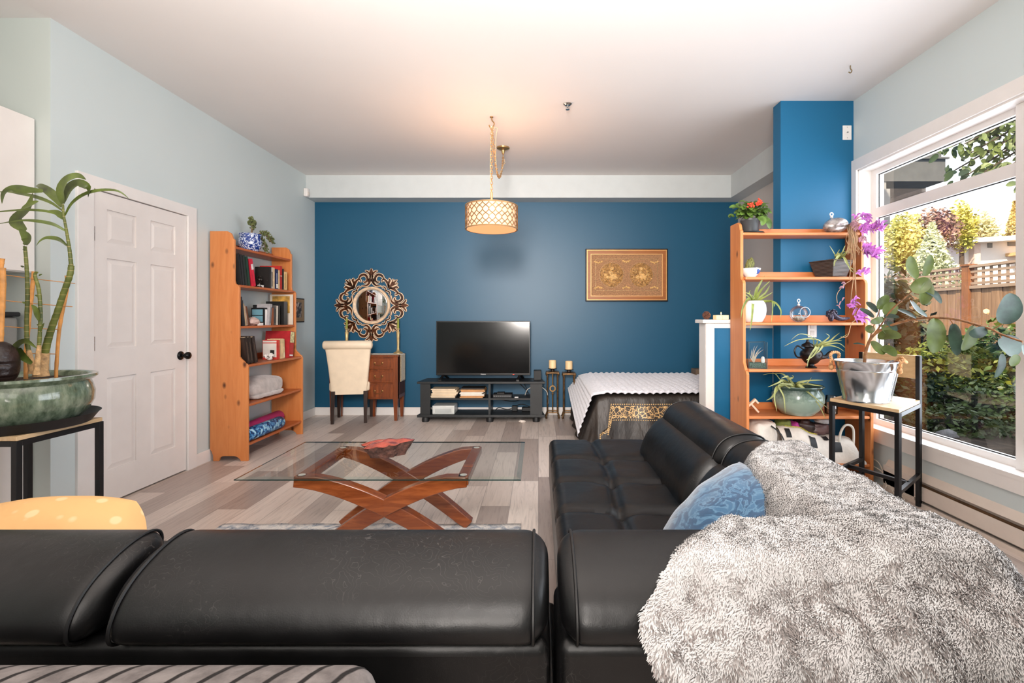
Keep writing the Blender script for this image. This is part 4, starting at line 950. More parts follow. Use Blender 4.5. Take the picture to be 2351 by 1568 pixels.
# ------------------------------------------------------------------ black leather sectional
tl = NT('black_leather'); v_ = tl.coord(); cr = tl.noise(v_, 6, 5, .6)
tl.base(tl.ramp(cr, [(.3, (15, 14, 15)), (.7, (29, 28, 29))]))
sc = tl.add('ShaderNodeTexWave', wave_type='BANDS'); sc.inputs['Scale'].default_value = 4.5; sc.inputs['Distortion'].default_value = 60; sc.inputs['Detail'].default_value = 3; sc.inputs['Detail Scale'].default_value = 2.5; tl.link(v_, sc.inputs['Vector'])
scr = tl.ramp(sc.outputs['Fac'], [(.985, (0, 0, 0)), (.998, (1, 1, 1))]); pm = tl.ramp(tl.noise(v_, 3.2, 2), [(.5, (0, 0, 0)), (.68, (1, 1, 1))]); scr = tl.math('MULTIPLY', scr, pm)
tl.base(tl.mix(tl.math('MULTIPLY', scr, .22), tl.ramp(cr, [(.3, (10, 10, 11)), (.7, (20, 20, 21))]), lin((120, 116, 114))))
tl.link(tl.ramp(cr, [(.3, (.30, .30, .30)), (.7, (.42, .42, .42))]), tl.b.inputs['Roughness']); tl.b.inputs['Specular IOR Level'].default_value = .42
hv = tl.math('ADD', tl.math('MULTIPLY', tl.noise(v_, 7, 3), 1.0), tl.math('MULTIPLY', tl.noise(v_, 330, 2), .05)); tl.bump(hv, .28, .012)
m_lea = tl.m; m_stit = mat('leather_seam', (12, 11, 12), .5)
sf = thing('sectional_sofa', (0, 1.4, 0), 'black leather L-shaped sectional sofa with headrests in the foreground', 'sofa')
def rounded(prof, x0, x1, r, mb, axis='x', n=20, bulge=.0, k=.55):
    # prof: closed (a, z) section; extruded between x0 and x1 with pillowed ends
    ca = sum(p[0] for p in prof) / len(prof); cz = sum(p[1] for p in prof) / len(prof)
    xs = [x0 + r * (1 - math.cos(t * PI / 2 / 6)) * 1 for t in range(6)] + [x0 + r + (x1 - x0 - 2 * r) * i / n for i in range(n + 1)] + [x1 - r * (1 - math.cos(t * PI / 2 / 6)) for t in range(5, -1, -1)]
    vs = []
    for x in xs:
        e = min(x - x0, x1 - x); s = 1
        if e < r: s = 1 - k * (1 - math.sqrt(max(0, 1 - (1 - e / r) ** 2)))
        m_ = math.sin(PI * (x - x0) / (x1 - x0)); s += bulge * m_
        for a, z in prof:
            A, Z = ca + (a - ca) * s, cz + (z - cz) * s
            vs.append((x, A, Z) if axis == 'x' else (A, x, Z))
    q = len(prof); fs = [tuple(range(q))[::-1], tuple(range((len(xs) - 1) * q, len(xs) * q))]
    for i in range(len(xs) - 1): fs += [(i * q + j, i * q + (j + 1) % q, (i + 1) * q + (j + 1) % q, (i + 1) * q + j) for j in range(q)]
    if axis == 'y': fs = [f[::-1] for f in fs]
    mb.add(vs, fs); return mb
def closed(pts, n=40):
    P = [V((a, 0, z)) for a, z in pts]; k = len(P); out = []
    for i in range(n):
        t = i / n * k; a = int(t) % k; u = t - int(t); p0, p1, p2, p3 = P[a - 1], P[a], P[(a + 1) % k], P[(a + 2) % k]
        q = .5 * ((2 * p1) + (p2 - p0) * u + (2 * p0 - 5 * p1 + 4 * p2 - p3) * u * u + (3 * p1 - p0 - 3 * p2 + p3) * u ** 3); out.append((q.x, q.z))
    return out
# near run: headrests (section in Y, z)
hp_ = closed([(.915, .585), (.905, .615), (.925, .655), (.965, .688), (1.03, .714), (1.09, .722), (1.128, .712), (1.140, .685), (1.12, .635), (1.05, .590), (.97, .572)])
for (a, b_) in ((-1.735, -.862), (-.846, .022), (.042, .80)):
    h = rounded(hp_, a, b_, .055, MB(), 'x', 22, .0).build('headrest', m_lea, sf, smooth=179)
    for x in ((b_ - .036), (a + .036)):
        s_ = [(x + (.004 if x > (a + b_) / 2 else -.004), 1.02 + (q[0] - 1.02) * .99, .648 + (q[1] - .648) * .99) for q in hp_]
        MB().tube(s_, .0035, 6, closed=True).build('seam', m_stit, h)
for (a, b_) in ((-1.74, .024), (.036, .93)):
    MB().box(a, b_, .93, 1.16, .05, .578).build('back_panel', m_lea, sf, bevel=.025, seg=4)
for (a, b_) in ((-1.74, -.86), (-.85, .02)):
    rounded(closed([(1.12, .43), (1.12, .60), (1.17, .655), (1.215, .64), (1.25, .55), (1.28, .44), (1.2, .42)]), a, b_, .05, MB(), 'x', 12).build('back_cushion', m_lea, sf, smooth=179)
    MB().box(a, b_, 1.2, 1.74, .12, .42).build('seat_cushion', m_lea, sf, bevel=.05, seg=4)
MB().box(-1.73, .06, 1.1, 1.72, .05, .2).build('base', m_lea, sf, bevel=.02)
# right run: tufted chaise seat
def chz(x, y):
    u = (x - .07) / .72; w = (y - 1.30) / 1.87
    z = .42
    def crease(t, wd): return math.exp(-(t / wd) ** 2)
    cx_ = .345; z -= .022 * crease((x - cx_ - .02 * math.sin(y * 3)), .022)
    for yy in (1.62, 1.98, 2.34, 2.72): z -= .020 * crease(y - yy - .02 * math.sin(x * 7), .025)
    for yy in (1.62, 1.98, 2.34, 2.72): z -= .022 * math.exp(-((x - cx_) ** 2 + (y - yy) ** 2) / .0035)
    e = min(x - .07, 3.175 - y, y - 1.2, .9); r = .055
    if e < r: z -= r - math.sqrt(max(0, r * r - (r - max(0, e)) ** 2))
    return z + .006 * noise.noise(V((x * 6, y * 6, 3)))
sm = MB()
def seatfn(i, j):
    a = i; x = .07 + .73 * (1 - math.cos(a * PI / 2)) if a < .3 else None
    x = .07 + .73 * a ** 1.15; y = 1.2 + 1.975 * (1 - (1 - j) ** 1.15)
    return V((x, y, chz(x, y)))
sm.grid(64, 110, seatfn)
P1 = [(.07, 1.2), (.80, 1.2), (.80, 3.175), (.07, 3.175)]
sm.box(.0705, .80, 1.2, 3.1745, .16, .368)
sm.build('chaise_cushion', m_lea, sf, smooth=50)
MB().box(.085, .95, 1.15, 3.15, .05, .19).build('base', m_lea, sf, bevel=.02)
for (x, y) in ((.15, 3.08), (.86, 2.8), (-1.66, 1.66), (-1.66, .99), (.86, .99), (.15, 1.3)): MB().lathe([(.022, 0), (.026, .052), (0, .052)], (x, y, 0), 14).build('foot', m_chrome, sf)
rb = closed([(.60, .40), (.625, .50), (.68, .585), (.74, .625), (.82, .62), (.95, .60), (1.05, .55), (1.06, .30), (1.05, .12), (.75, .12), (.62, .20)], 44)
for (a, b_) in ((1.99, 2.885), (1.16, 1.98)):
    rounded([(x if x < .735 else .735 + (x - .735) * .70, z) for x, z in rb], a, b_, .05, MB(), 'y', 16).build('back_cushion', m_lea, sf, smooth=179)
rh = closed([(.735, .60), (.745, .645), (.79, .69), (.86, .716), (.96, .722), (1.04, .705), (1.085, .65), (1.085, .60), (1.03, .575), (.90, .57), (.79, .58)], 40)
rh = [(x if x < .735 else .735 + (x - .735) * .71, z) for x, z in rh]
for (a, b_) in ((1.985, 2.87), (1.15, 1.965)):
    h = rounded(rh, a, b_, .06, MB(), 'y', 22).build('headrest', m_lea, sf, smooth=179)
    for y in (a + .04, b_ - .04): MB().tube([(.86 + (q[0] - .86) * .992, y, .648 + (q[1] - .648) * .992) for q in rh], .003, 6, closed=True).build('seam', m_stit, h)
MB().box(.72, .93, .93, 1.2, .40, .70).build('corner_block', m_lea, sf, bevel=.05, seg=4)

# ------------------------------------------------------------------ cushions
def pillow(c, nrm, up, w, h, t, mb, n=28, rd=.35):
    c = V(c); nn = V(nrm).normalized(); u = V(up).cross(nn).normalized(); v2 = nn.cross(u)
    def f(sgn):
        def g_(i, j):
            a, b2 = i * 2 - 1, j * 2 - 1; a_, b_ = a, b2; px_ = 1 - .10 * (1 - b2 * b2) * 1; py_ = 1 - .10 * (1 - a * a)
            th = t * (max(0, (1 - a ** 2) * (1 - b2 ** 2))) ** .55
            return c + u * a * math.sqrt(1 - rd * b2 * b2 / 2) * w / 2 + v2 * b2 * math.sqrt(1 - rd * a * a / 2) * h / 2 + nn * sgn * (th / 2 + .006 * noise.noise(V((a * 3, b2 * 3, sgn))) * (th > .02))
        return g_
    mb.grid(n, n, f(1)); k = len(mb.f); mb.grid(n, n, f(-1)); mb.f[k:] = [q[::-1] for q in mb.f[k:]]
    return u, v2
tbp = NT('blue_damask'); nz = tbp.noise(tbp.coord(), 9, 3, .5, 4.0); tbp.base(tbp.ramp(nz, [(.44, (26, 74, 112)), (.50, (42, 94, 132)), (.53, (88, 132, 164)), (.62, (48, 100, 138))]))
tbp.b.inputs['Roughness'].default_value = .45; tbp.b.inputs['Sheen Weight'].default_value = .6
pm_ = MB(); pillow((.60, 1.50, .535), (-.66, -.2, .70), (.75, -.0, .66), .46, .43, .20, pm_)
cu_ = tag(pm_.build('throw_pillow', tbp.m, smooth=179), 'shiny blue damask cushion wedged by the white fur blanket', 'cushion')
tyl = NT('yellow_print'); vo = tyl.add('ShaderNodeTexVoronoi'); vo.inputs['Scale'].default_value = 17; vo.inputs['Randomness'].default_value = .7; tyl.link(tyl.coord(), vo.inputs['Vector'])
tyl.base(tyl.mix(tyl.math('MULTIPLY', tyl.ramp(vo.outputs['Distance'], [(.22, (1, 1, 1)), (.3, (0, 0, 0))]), .55), lin((226, 178, 118)), lin((244, 216, 172)))); tyl.b.inputs['Roughness'].default_value = .7; tyl.bump(tyl.noise(tyl.coord(), 8, 3), .4, .02)
pm_ = MB(); pillow((-1.50, 1.375, .495), (.12, -.72, .6), (-.16, .6, .72), .64, .40, .25, pm_, rd=.75)
tag(pm_.build('throw_pillow', tyl.m, smooth=179), 'yellow printed cushion peeking over the left sofa headrest', 'cushion')

# ------------------------------------------------------------------ white-grey fur throw over the sofa corner
def support(x, y):
    def sstep(a, b2, t): t = min(1, max(0, (t - a) / (b2 - a))); return t * t * (3 - 2 * t)
    a0, a1 = (.50, .74) if y < 1.72 else (.58, .80); zr = .46 + .292 * sstep(a0, a1, x)       # right back
    zn = .758 - .085 * sstep(1.02, .90, y) ** 1.5 if y < 1.13 else .758 * (1 - sstep(1.10, 1.34, y)) + .46 * sstep(1.10, 1.34, y)
    if y < 1.02: zr = min(zr, zn + .02)
    k = .03; return math.log(math.exp(zr / k) + math.exp(zn / k)) * k - .018
EY = .92
def drape(x, d):                   # d: distance from the far edge along the throw
    y = 1.90 - d; RXE = .905 + .11 * max(0, y - .95)
    if y >= EY:
        z = support(min(x, RXE), y)
    else:
        dr = EY - y; z = support(min(x, RXE), EY) - dr * .99
        pl_ = math.sin(x * 42 + 1.0) * min(1, dr * 5) * .020 + math.sin(x * 19) * min(1, dr * 4) * .012
        y = EY - .085 * math.sin(min(1, dr / .10) * PI / 2) - .07 * min(1, dr / .35) + pl_
    if x > RXE:
        e = x - RXE; z -= e * .96; x = RXE + .045 * math.sin(min(1, e / .06) * PI / 2) + .10 * e + .014 * math.sin(d * 22) * min(1, e * 6)
    return V((x, y, z))
def left_edge(d):
    K = [(0, .93), (.05, .85), (.12, .79), (.2, .73), (.35, .675), (.47, .66), (.57, .60), (.68, .50), (.78, .43), (.84, .365), (.90, .30), (.95, .245), (1.00, .185), (1.05, .20), (1.10, .27), (1.16, .345), (1.24, .42), (1.42, .52)]
    for i in range(len(K) - 1):
        if d <= K[i + 1][0]:
            t = (d - K[i][0]) / (K[i + 1][0] - K[i][0]); return K[i][1] + (K[i + 1][1] - K[i][1]) * t
    return K[-1][1]
def furfn(u, v):
    d = v * 1.42; xl = left_edge(d) ; x = xl + (1.30 - xl) * u
    if d < .08 : x = min(x, 1.30 - (.08 - d) * 1.6)
    p = drape(x, d)
    w = noise.noise(V((x * 5, d * 5, 0)))
    p.z += .012 * w + .006 * noise.noise(V((x * 14, d * 14, 5)))
    ed = min(u / .05, 1); 
    if u < .06 and d > .75: p.z += .006 * math.sin(PI * u / .06)
    if u < .07 and d < .62: p.z -= .06 * (1 - u / .07) ** 2
    if d < .06: p.z -= (1 - d / .06) ** 2 * .05
    return p
fz = MB(); NU, NV = 110, 150
fz.grid(NU, NV, furfn)
bl_ = MB()
m_fur = NT('pale_fur'); m_fur.base(m_fur.ramp(m_fur.noise(m_fur.coord(), 12, 4), [(.35, (209, 206, 205)), (.65, (227, 225, 224))])); m_fur.b.inputs['Roughness'].default_value = .9; m_fur.b.inputs['Sheen Weight'].default_value = .3; m_fur = m_fur.m
m_furg = mat('shaded_fur_tips', (158, 149, 146), .9, var=.12, vscale=18)  # grey blades, mostly on the front, where they paint in its shade
# blades of pile as real geometry
W_ = NV + 1; G = fz.v; i_ = (NU // 2) * W_ + NV // 3; FS = 1 if (G[i_ + W_] - G[i_]).cross(G[i_ + 1] - G[i_]).z > 0 else -1; bnn = []; rr = random.Random(3); bv, bf, bmi = [], [], []
for i in range(NU):
  for j in range(NV):
    p00, p10, p01, p11 = G[i * W_ + j], G[(i + 1) * W_ + j], G[i * W_ + j + 1], G[(i + 1) * W_ + j + 1]
    nn = (p10 - p00).cross(p01 - p00); ar = nn.length
    if ar < 1e-12: continue
    nn.normalize(); nn = nn * FS
    for k in range(int(ar * 150000 + rr.random())):
        a, b2 = rr.random(), rr.random(); p = p00.lerp(p10, a).lerp(p01.lerp(p11, a), b2)
        L = rr.uniform(.007, .013) if p.y > .96 else rr.uniform(.009, .017); am = .55 if p.y > .96 else .9; cl = noise.noise(p * 38); cl2 = noise.noise(p * 38 + V((9, 3, 1)))
        dn = V((.55 * am * cl + rr.uniform(-.2, .2) - .3, .45 * am * cl2 + rr.uniform(-.2, .2) - .3, -.35 + .3 * cl2 + rr.uniform(-.15, .15)))
        t = (nn * .62 + dn).normalized(); sd = t.cross(nn)
        if sd.length < 1e-4: continue
        sd.normalize(); w = rr.uniform(.0009, .0016); q = len(bv)
        if (sd.cross(t)).dot(V((0, -.75, .65))) < 0: sd = -sd
        m1 = p + t * L * .55 + nn * .002; bv += [p - sd * w, p + sd * w, m1 + sd * w * .8, m1 - sd * w * .8, p + t * L - nn * .002]; bf += [(q, q + 1, q + 2, q + 3), (q + 3, q + 2, q + 4)]
        nb = tuple((nn + t * .25).normalized()); bnn += [nb] * 5
        g_ = 1 if (.5 * noise.noise(p * 14) + .7 * cl + rr.uniform(-.4, .4)) > (1.0 if p.y > .95 else .24) else 0; bmi += [1 + g_, 1 + g_]
k0 = len(fz.v); fz.v += bv; fz.f += [tuple(i + k0 for i in f) for f in bf]; fz.mi += bmi
fo = fz.build('fur_blanket', [mat('fur_underside', (204, 199, 197), .95), m_fur, m_furg], smooth=179)
fn_ = [tuple(v.normal) for v in fo.data.vertices[:k0]]
fo.data.normals_split_custom_set_from_vertices(fn_ + bnn)
tag(fo, 'fluffy white-grey fur blanket draped over the sofa corner', 'blanket')

# ------------------------------------------------------------------ striped plush ottoman at the very front
tp = NT('striped_plush'); tcx = tp.add('ShaderNodeTexCoord'); sp = tp.add('ShaderNodeSeparateXYZ'); tp.link(tcx.outputs['Object'], sp.inputs[0])
xx = tp.math('ADD', sp.outputs[0], tp.math('ADD', tp.math('MULTIPLY', tp.math('MULTIPLY', sp.outputs[1], -.30), 1.0), tp.math('MULTIPLY', tp.noise(tp.coord(), 9, 2), .018)))
fq = tp.math('FRACT', tp.math('DIVIDE', xx, .050)); ms = tp.ramp(fq, [(.74, (0, 0, 0)), (.80, (1, 1, 1)), (.94, (1, 1, 1)), (1, (0, 0, 0))])
tp.base(tp.mix(ms, tp.ramp(tp.noise(tp.coord(), 24, 4), [(.35, (100, 93, 91)), (.65, (132, 125, 122))]), lin((24, 18, 16)))); tp.b.inputs['Roughness'].default_value = .9; tp.bump(tp.noise(tp.coord(), 150, 3), .4, .004)
om = thing('plush_bench', (-.85, .62, 0), 'grey plush bench with dark stripes along the bottom edge of the photo', 'bench')
rounded(closed([(.40, .42), (.39, .55), (.42, .635), (.52, .668), (.68, .672), (.77, .653), (.80, .60), (.80, .5), (.79, .42)], 36), -1.5, -.238, .06, MB(), 'x', 30).build('plush_cushion', tp.m, om, smooth=179)
MB().box(-1.47, -.28, .42, .74, .12, .43).build('bench_base', m_dark, om, bevel=.01)
for x in (-1.42, -.33):
    for y in (.46, .70): MB().box(x - .02, x + .02, y - .02, y + .02, 0, .12).build('leg', m_dark, om, smooth=0)
# ------------------------------------------------------------------ metal stool helper (four legs at given corners)
m_oak = wood('light_oak', (206, 172, 128), (228, 200, 160), 'y', .45)
def metal_stand(root, cor, z, top_c=None, back=None, bar_z=.18, hbar=True):
    top = MB(); g = top_c or cor; cc = sum((V((x, y, 0)) for x, y in g), V()) / 4
    top.prism([(x, y) for x, y in g], 'z', z - .02, z); top.build('seat' if back else 'table_top', m_oak, root, smooth=0, bevel=.002)
    ins = [(cc.x + (x - cc.x) * .955, cc.y + (y - cc.y) * .955) for x, y in cor]
    for k, (x, y) in enumerate(ins):
        hi = z + .285 if back and k in back else z - .021
        MB().bar((x, y, 0), (x, y, hi), .026, up=(ins[1][0] - ins[0][0], ins[1][1] - ins[0][1], 0)).build('leg', m_black, root, smooth=0, bevel=.002)
    rm = MB()
    for k in range(4): rm.bar((*ins[k], z - .033), (*ins[(k + 1) % 4], z - .033), .024)
    rm.build('apron', m_black, root, smooth=0)
    st = MB()
    for k in (1, 3): st.bar((*ins[k], bar_z), (*ins[(k + 1) % 4], bar_z), .022)
    mid = [((ins[k][0] + ins[(k + 1) % 4][0]) / 2, (ins[k][1] + ins[(k + 1) % 4][1]) / 2) for k in (1, 3)]
    st.bar((*mid[0], bar_z), (*mid[1], bar_z), .022); st.build('stretcher', m_black, root, smooth=0)
    if back:
        a, b = [ins[k] for k in back]
        MB().bar((*a, z + .21), (*b, z + .21), .018, .15).build('back_slat', m_oak, root, smooth=0, bevel=.003)

# ---- left plant table with the dracaena planter
pt = thing('plant_table', (-2.52, 2.34, 0), 'black metal table with oak top carrying the green planter', 'table')
metal_stand(pt, [(-2.315, 2.125), (-2.315, 2.545), (-2.71, 2.545), (-2.71, 2.125)], .685, bar_z=.20)
TC = V((-2.525, 2.335, .6855))
tr_ = tag(MB().lathe([(0, 0), (.255, 0), (.26, .005), (.290, .048), (.295, .05), (.287, .044), (.253, .012), (0, .010)], TC, 56).build('drip_tray', m_dark, smooth=50), 'round black plastic tray under the green planter', 'tray')
tg2 = NT('green_glaze'); gv = tg2.noise(tg2.coord((1, 1, .35)), 26, 5, .65); tg2.base(tg2.ramp(gv, [(.32, (70, 84, 66)), (.5, (112, 126, 104)), (.72, (154, 164, 142))])); tg2.b.inputs['Roughness'].default_value = .14; tg2.b.inputs['Coat Weight'].default_value = .5
gp = thing('dracaena_planter', TC, 'wide green glazed planter with three dracaena canes and bamboo stakes', 'potted plant')
pz = TC + V((0, 0, .0105))
MB().lathe([(r_ * .9, z_) for r_, z_ in [(0, 0), (.20, 0), (.23, .008), (.275, .05), (.30, .10), (.302, .145), (.29, .185), (.283, .2), (.298, .208), (.315, .222), (.313, .234), (.295, .236), (.275, .225), (.27, .205), (0, .205)]], pz, 64).build('pot', tg2.m, gp, smooth=50)
MB().grid(12, 40, lambda u, v: pz + V((.245 * u * math.cos(2 * PI * v), .245 * u * math.sin(2 * PI * v), .207 + .008 * noise.noise(V((u * 9 * math.cos(2 * PI * v), u * 9 * math.sin(2 * PI * v), 2)))))).build('soil', mat('potting_soil', (62, 50, 40), .95, var=.4, vscale=90, bump=.8, bscale=120), gp)
def D(cx, cy, Y=2.335): return at(cx / 2.53, 380 + cy / 2.53, Y)
tcn = NT('green_cane'); sp = tcn.add('ShaderNodeSeparateXYZ'); tcx = tcn.add('ShaderNodeTexCoord'); tcn.link(tcx.outputs['Object'], sp.inputs[0])
rgz = tcn.math('FRACT', tcn.math('MULTIPLY', sp.outputs[2], 34)); tcn.base(tcn.mix(tcn.ramp(rgz, [(.0, (1, 1, 1)), (.10, (0, 0, 0))]), tcn.ramp(tcn.noise(tcn.coord(), 12, 3), [(.3, (66, 78, 28)), (.7, (118, 124, 54))]), lin((186, 164, 112)))); tcn.b.inputs['Roughness'].default_value = .45
m_bark = mat('cane_base_bark', (196, 158, 112), .8, var=.2, vscale=40, bump=.5)
def cane(pts, rs, Y=2.335, base=True, n=46):
    P = spline([D(x, y, Y) for x, y in pts], n); Rr = []
    for i in range(n):
        t = i / (n - 1) * (len(rs) - 1); a = min(int(t), len(rs) - 2); r = rs[a] + (rs[a + 1] - rs[a]) * (t - a); Rr.append(.74 * r * (1.07 if i % 3 == 0 else 1))
    MB().tube(P, Rr, 12).build('cane', tcn.m, gp, smooth=60)
    if base: MB().tube([P[0] - V((0, 0, .02))] + P[:8], [Rr[0] * q for q in (1.7, 1.5, 1.38, 1.42, 1.25, 1.2, 1.1, 1.02, .9)], 12).build('cane_base', m_bark, gp)
cane([(238, 1200), (262, 1080), (295, 960), (330, 860), (370, 740), (405, 640), (414, 580)], [.024, .021, .0185, .0175, .0165, .0165, .016])
cane([(414, 592), (405, 500), (388, 390), (370, 290), (365, 225)], [.012, .010, .008, .007, .006], base=False)
cane([(190, 1185), (160, 1040), (155, 900), (160, 750), (155, 600), (145, 470)], [.0135, .012, .0115, .011, .010, .009], 2.30)
cane([(215, 1190), (230, 1000), (235, 850), (225, 720), (203, 640), (215, 618)], [.0115, .0105, .010, .010, .009, .007], 2.28)
dl = MB()
def dleaf(pts, w, Y=2.335, yo=0, face=(0, -1, .35)):
    P = [D(x, y, Y + yo * i / max(1, len(pts) - 1)) for i, (x, y) in enumerate(pts)]
    dl.leaf(P, w / 2.53 * 2.335 / F * .8, face=face, shape=lambda t: max(.03, min(1, .35 + 2.2 * t) * (1 - max(0, t - .35) ** 1.6 / .65 ** 1.6)), n=20, fold=.3)
dleaf([(368, 222), (358, 150), (395, 85), (455, 62), (500, 82)], 82, yo=-.05); dleaf([(370, 218), (405, 140), (455, 105), (515, 130), (512, 186)], 78, yo=.08)
dleaf([(378, 292), (420, 220), (500, 165), (600, 143), (690, 150), (752, 195)], 34, yo=.16); dleaf([(362, 240), (310, 170), (240, 122), (208, 118)], 62, yo=.1)
dleaf([(250, 150), (150, 145), (70, 140), (25, 165), (12, 222)], 70, yo=-.1); dleaf([(362, 262), (295, 215), (200, 180), (120, 165), (40, 152), (-60, 160)], 26, yo=.1)
dleaf([(372, 312), (335, 275), (268, 264)], 42); dleaf([(388, 384), (310, 342), (200, 322), (100, 322), (-40, 345)], 26, yo=-.12); dleaf([(366, 300), (280, 268), (150, 258), (0, 268), (-80, 270)], 20, yo=-.05)
dleaf([(392, 468), (345, 430), (280, 420), (238, 436), (210, 467)], 30, yo=-.06); dleaf([(152, 462), (160, 420), (110, 366)], 74, 2.30); dleaf([(150, 380), (100, 320), (165, 250), (192, 158)], 92, 2.32, .05)
dleaf([(128, 250), (190, 222), (225, 208)], 46, 2.32); dleaf([(185, 1150), (120, 1095), (98, 1055), (150, 1020), (215, 1062)], 66, 2.27); dleaf([(228, 900), (212, 840), (182, 808)], 40, 2.27); dleaf([(235, 965), (258, 913)], 24, 2.26)
for (x, y) in ((145, 470), (150, 460), (155, 475), (215, 625), (205, 650), (225, 640)): dleaf([(x, y), (x + rnd(-30, 30), y + rnd(-20, 25))], 14, 2.29)
for (x, y) in ((140, 590), (150, 800), (225, 760), (235, 930)): dleaf([(x, y), (x - 22, y - 8)], 14, 2.29)
dl.build('foliage', NT('x').m if False else mat('dracaena_leaf', (82, 96, 38), .38, var=.35, vscale=10), gp, smooth=179)
m_bam = mat('bamboo_stake', (214, 150, 82), .45, var=.12, vscale=20)
for pts, r, Y in (([(326, 1196), (345, 950), (385, 740), (388, 640)], .0075, 2.44), ([(150, 1100), (170, 880), (198, 615)], .0085, 2.42), ([(0, 1010), (8, 850), (15, 700), (12, 595)], .012, 2.2), ([(-6, 760), (5, 600), (14, 540)], .009, 2.22)):
    P = spline([D(x, y, Y) for x, y in pts], 24)
    if r < .01 and Y > 2.4: P = [V((P[0].x, P[0].y, .89))] + P
    else: P = [V((P[0].x, P[0].y, .90))] + P
    MB().tube(P, [r * (1.12 if i % 7 == 3 else 1) for i in range(len(P))], 10).build('bamboo_stake', m_bam, gp)
for (x0, y0, x1, y1) in ((30, 636, 435, 685), (25, 784, 420, 820), (5, 934, 345, 952), (80, 1086, 330, 1095)):
    MB().tube([D(x0, y0, 2.40), D((x0 + x1) / 2, (y0 + y1) / 2 + 2, 2.41), D(x1, y1, 2.42)], .0022, 6).build('cross_wire', m_bam, gp)
hs = tag(MB().build('x', m_dark) if False else bpy.data.objects.new('carved_head', None), 'dark carved wooden head resting in the green planter', 'figurine') if False else None
hm = MB(); hc = D(4, 1110, 2.20); hc.z = .899 + .098
def head(u, v):
    a = 2 * PI * u; t = PI * v; d = V((math.sin(t) * math.cos(a), math.sin(t) * math.sin(a), math.cos(t)))
    r = V((.058, .068, .108)); q = 1.0
    f = max(0, -d.y * .8 + d.x * .5)              # face looks towards the room
    q += .16 * math.exp(-((d.z + .05) / .12) ** 2) * f * math.exp(-(d.x - .45) ** 2 / .04) * 2
    q -= .16 * math.exp(-((d.z - .05) / .06) ** 2) * f * (1 - math.exp(-(d.x - .45) ** 2 / .02)); q += .10 * math.exp(-((d.z - .16) / .05) ** 2) * f
    q += .11 * math.exp(-((d.z + .42) / .05) ** 2) * f - .08 * math.exp(-((d.z + .5) / .03) ** 2) * f
    q -= .12 * max(0, -d.z - .5)
    return hc + V((d.x * r.x * q, d.y * r.y * q, max(-.097, d.z * r.z * q)))
hm.grid(64, 48, head, wrap=True)
tag(hm.build('carved_head', NT('y').m if False else mat('dark_carved_wood', (40, 27, 24), .35, var=.3, vscale=14, bump=.3, bscale=60), smooth=179), 'dark carved head figurine standing in the green planter', 'figurine')

# ---- right stool with bucket and rubber plant
so = thing('bar_stool', (2.2, 3.1, 0), 'black metal counter stool with oak seat and back slat by the window', 'stool')
SC = [(1.917, 3.150), (2.075, 2.755), (2.462, 3.085), (2.325, 3.452)]
metal_stand(so, SC, .685, back=(2, 3), bar_z=.20)
bp = thing('rubber_plant_bucket', (2.085, 3.06, .685), 'galvanised bucket with rope handles and a rubber plant on the stool', 'potted plant')
bc = V((2.085, 3.055, .6858))
tgv = NT('galvanised_tin'); tgv.base((196, 198, 200)); tgv.b.inputs['Metallic'].default_value = .95; tgv.link(tgv.ramp(tgv.noise(tgv.coord(), 9, 3), [(.3, (.12, .12, .12)), (.7, (.26, .26, .26))]), tgv.b.inputs['Roughness'])
MB().lathe([(r_ * .95, z_) for r_, z_ in [(0, .004), (.128, .004), (.134, 0), (.136, .012), (.131, .018), (.168, .192), (.172, .196), (.168, .2), (.180, .246), (.188, .252), (.182, .256), (.175, .246), (.16, .19), (.155, .17), (0, .17)]], bc, 56).tube([bc + V((.132 * math.cos(-.8), .132 * math.sin(-.8), .012)), bc + V((.178 * math.cos(-.8), .178 * math.sin(-.8), .245))], .004, 6).build('bucket', tgv.m, bp, smooth=50)
MB().lathe([(0, .215), (.158, .215)], bc, 40).build('soil', mat('dark_soil', (60, 46, 38), .95, var=.4, vscale=90), bp)
m_rope = mat('jute_rope', (206, 152, 104), .9, var=.25, vscale=60, bump=.5)
def rope(pts, r=.0085):
    P = spline(pts, 60); b = MB(); prev = None
    for ph in (0, 2 * PI / 3, 4 * PI / 3):
        Q = []
        for i, p in enumerate(P):
            dd = (P[min(i + 1, 59)] - P[max(i - 1, 0)]).normalized(); s = dd.cross(V((.3, .2, 1))).normalized(); t = s.cross(dd); a = i * .55 + ph
            Q.append(p + (s * math.cos(a) + t * math.sin(a)) * r * .62)
        b.tube(Q, r * .62, 6)
    b.build('rope_handle', m_rope, bp)
def rim(a, z, k=0): return bc + V(((.176 + k) * math.cos(a), (.176 + k) * math.sin(a), z))
rope([rim(2.75, .20, .012), rim(2.72, .25, .012), rim(2.55, .29, .012), rim(2.2, .30, .0), rim(1.95, .285), rim(1.9, .235, .012), rim(1.9, .20, .01)])
rope([rim(-1.02, .195, .012), rim(-1.0, .25, .015), rim(-.85, .268, .02), rim(-.6, .255, .03), rim(-.4, .262, .03), rim(-.2, .275, .025), rim(-.05, .25, .018), rim(-.08, .20, .012)])
for a in (2.75, 1.9, -1.02, -.08): MB().ball(rim(a, .205, .012), (.016, .016, .02), 10, wob=.2).build('rope_knot', m_rope, bp)
def RP(cx, cy, dy=0):
    x = 1960 + cx / 3.015; y = 560 + cy / 3.015; Y = 3.05 - (x - 1985) / 366 * .66 + dy; return at(x, y, Y)
m_rbark = mat('rubber_stem', (142, 98, 62), .7, var=.2, vscale=40, bump=.4)
def stem(pts, r0, r1, n=40):
    P = spline([RP(*p) for p in pts], n); MB().tube(P, [r0 + (r1 - r0) * i / (n - 1) for i in range(n)], 10).build('stem', m_rbark, bp)
b0 = RP(75, 800)
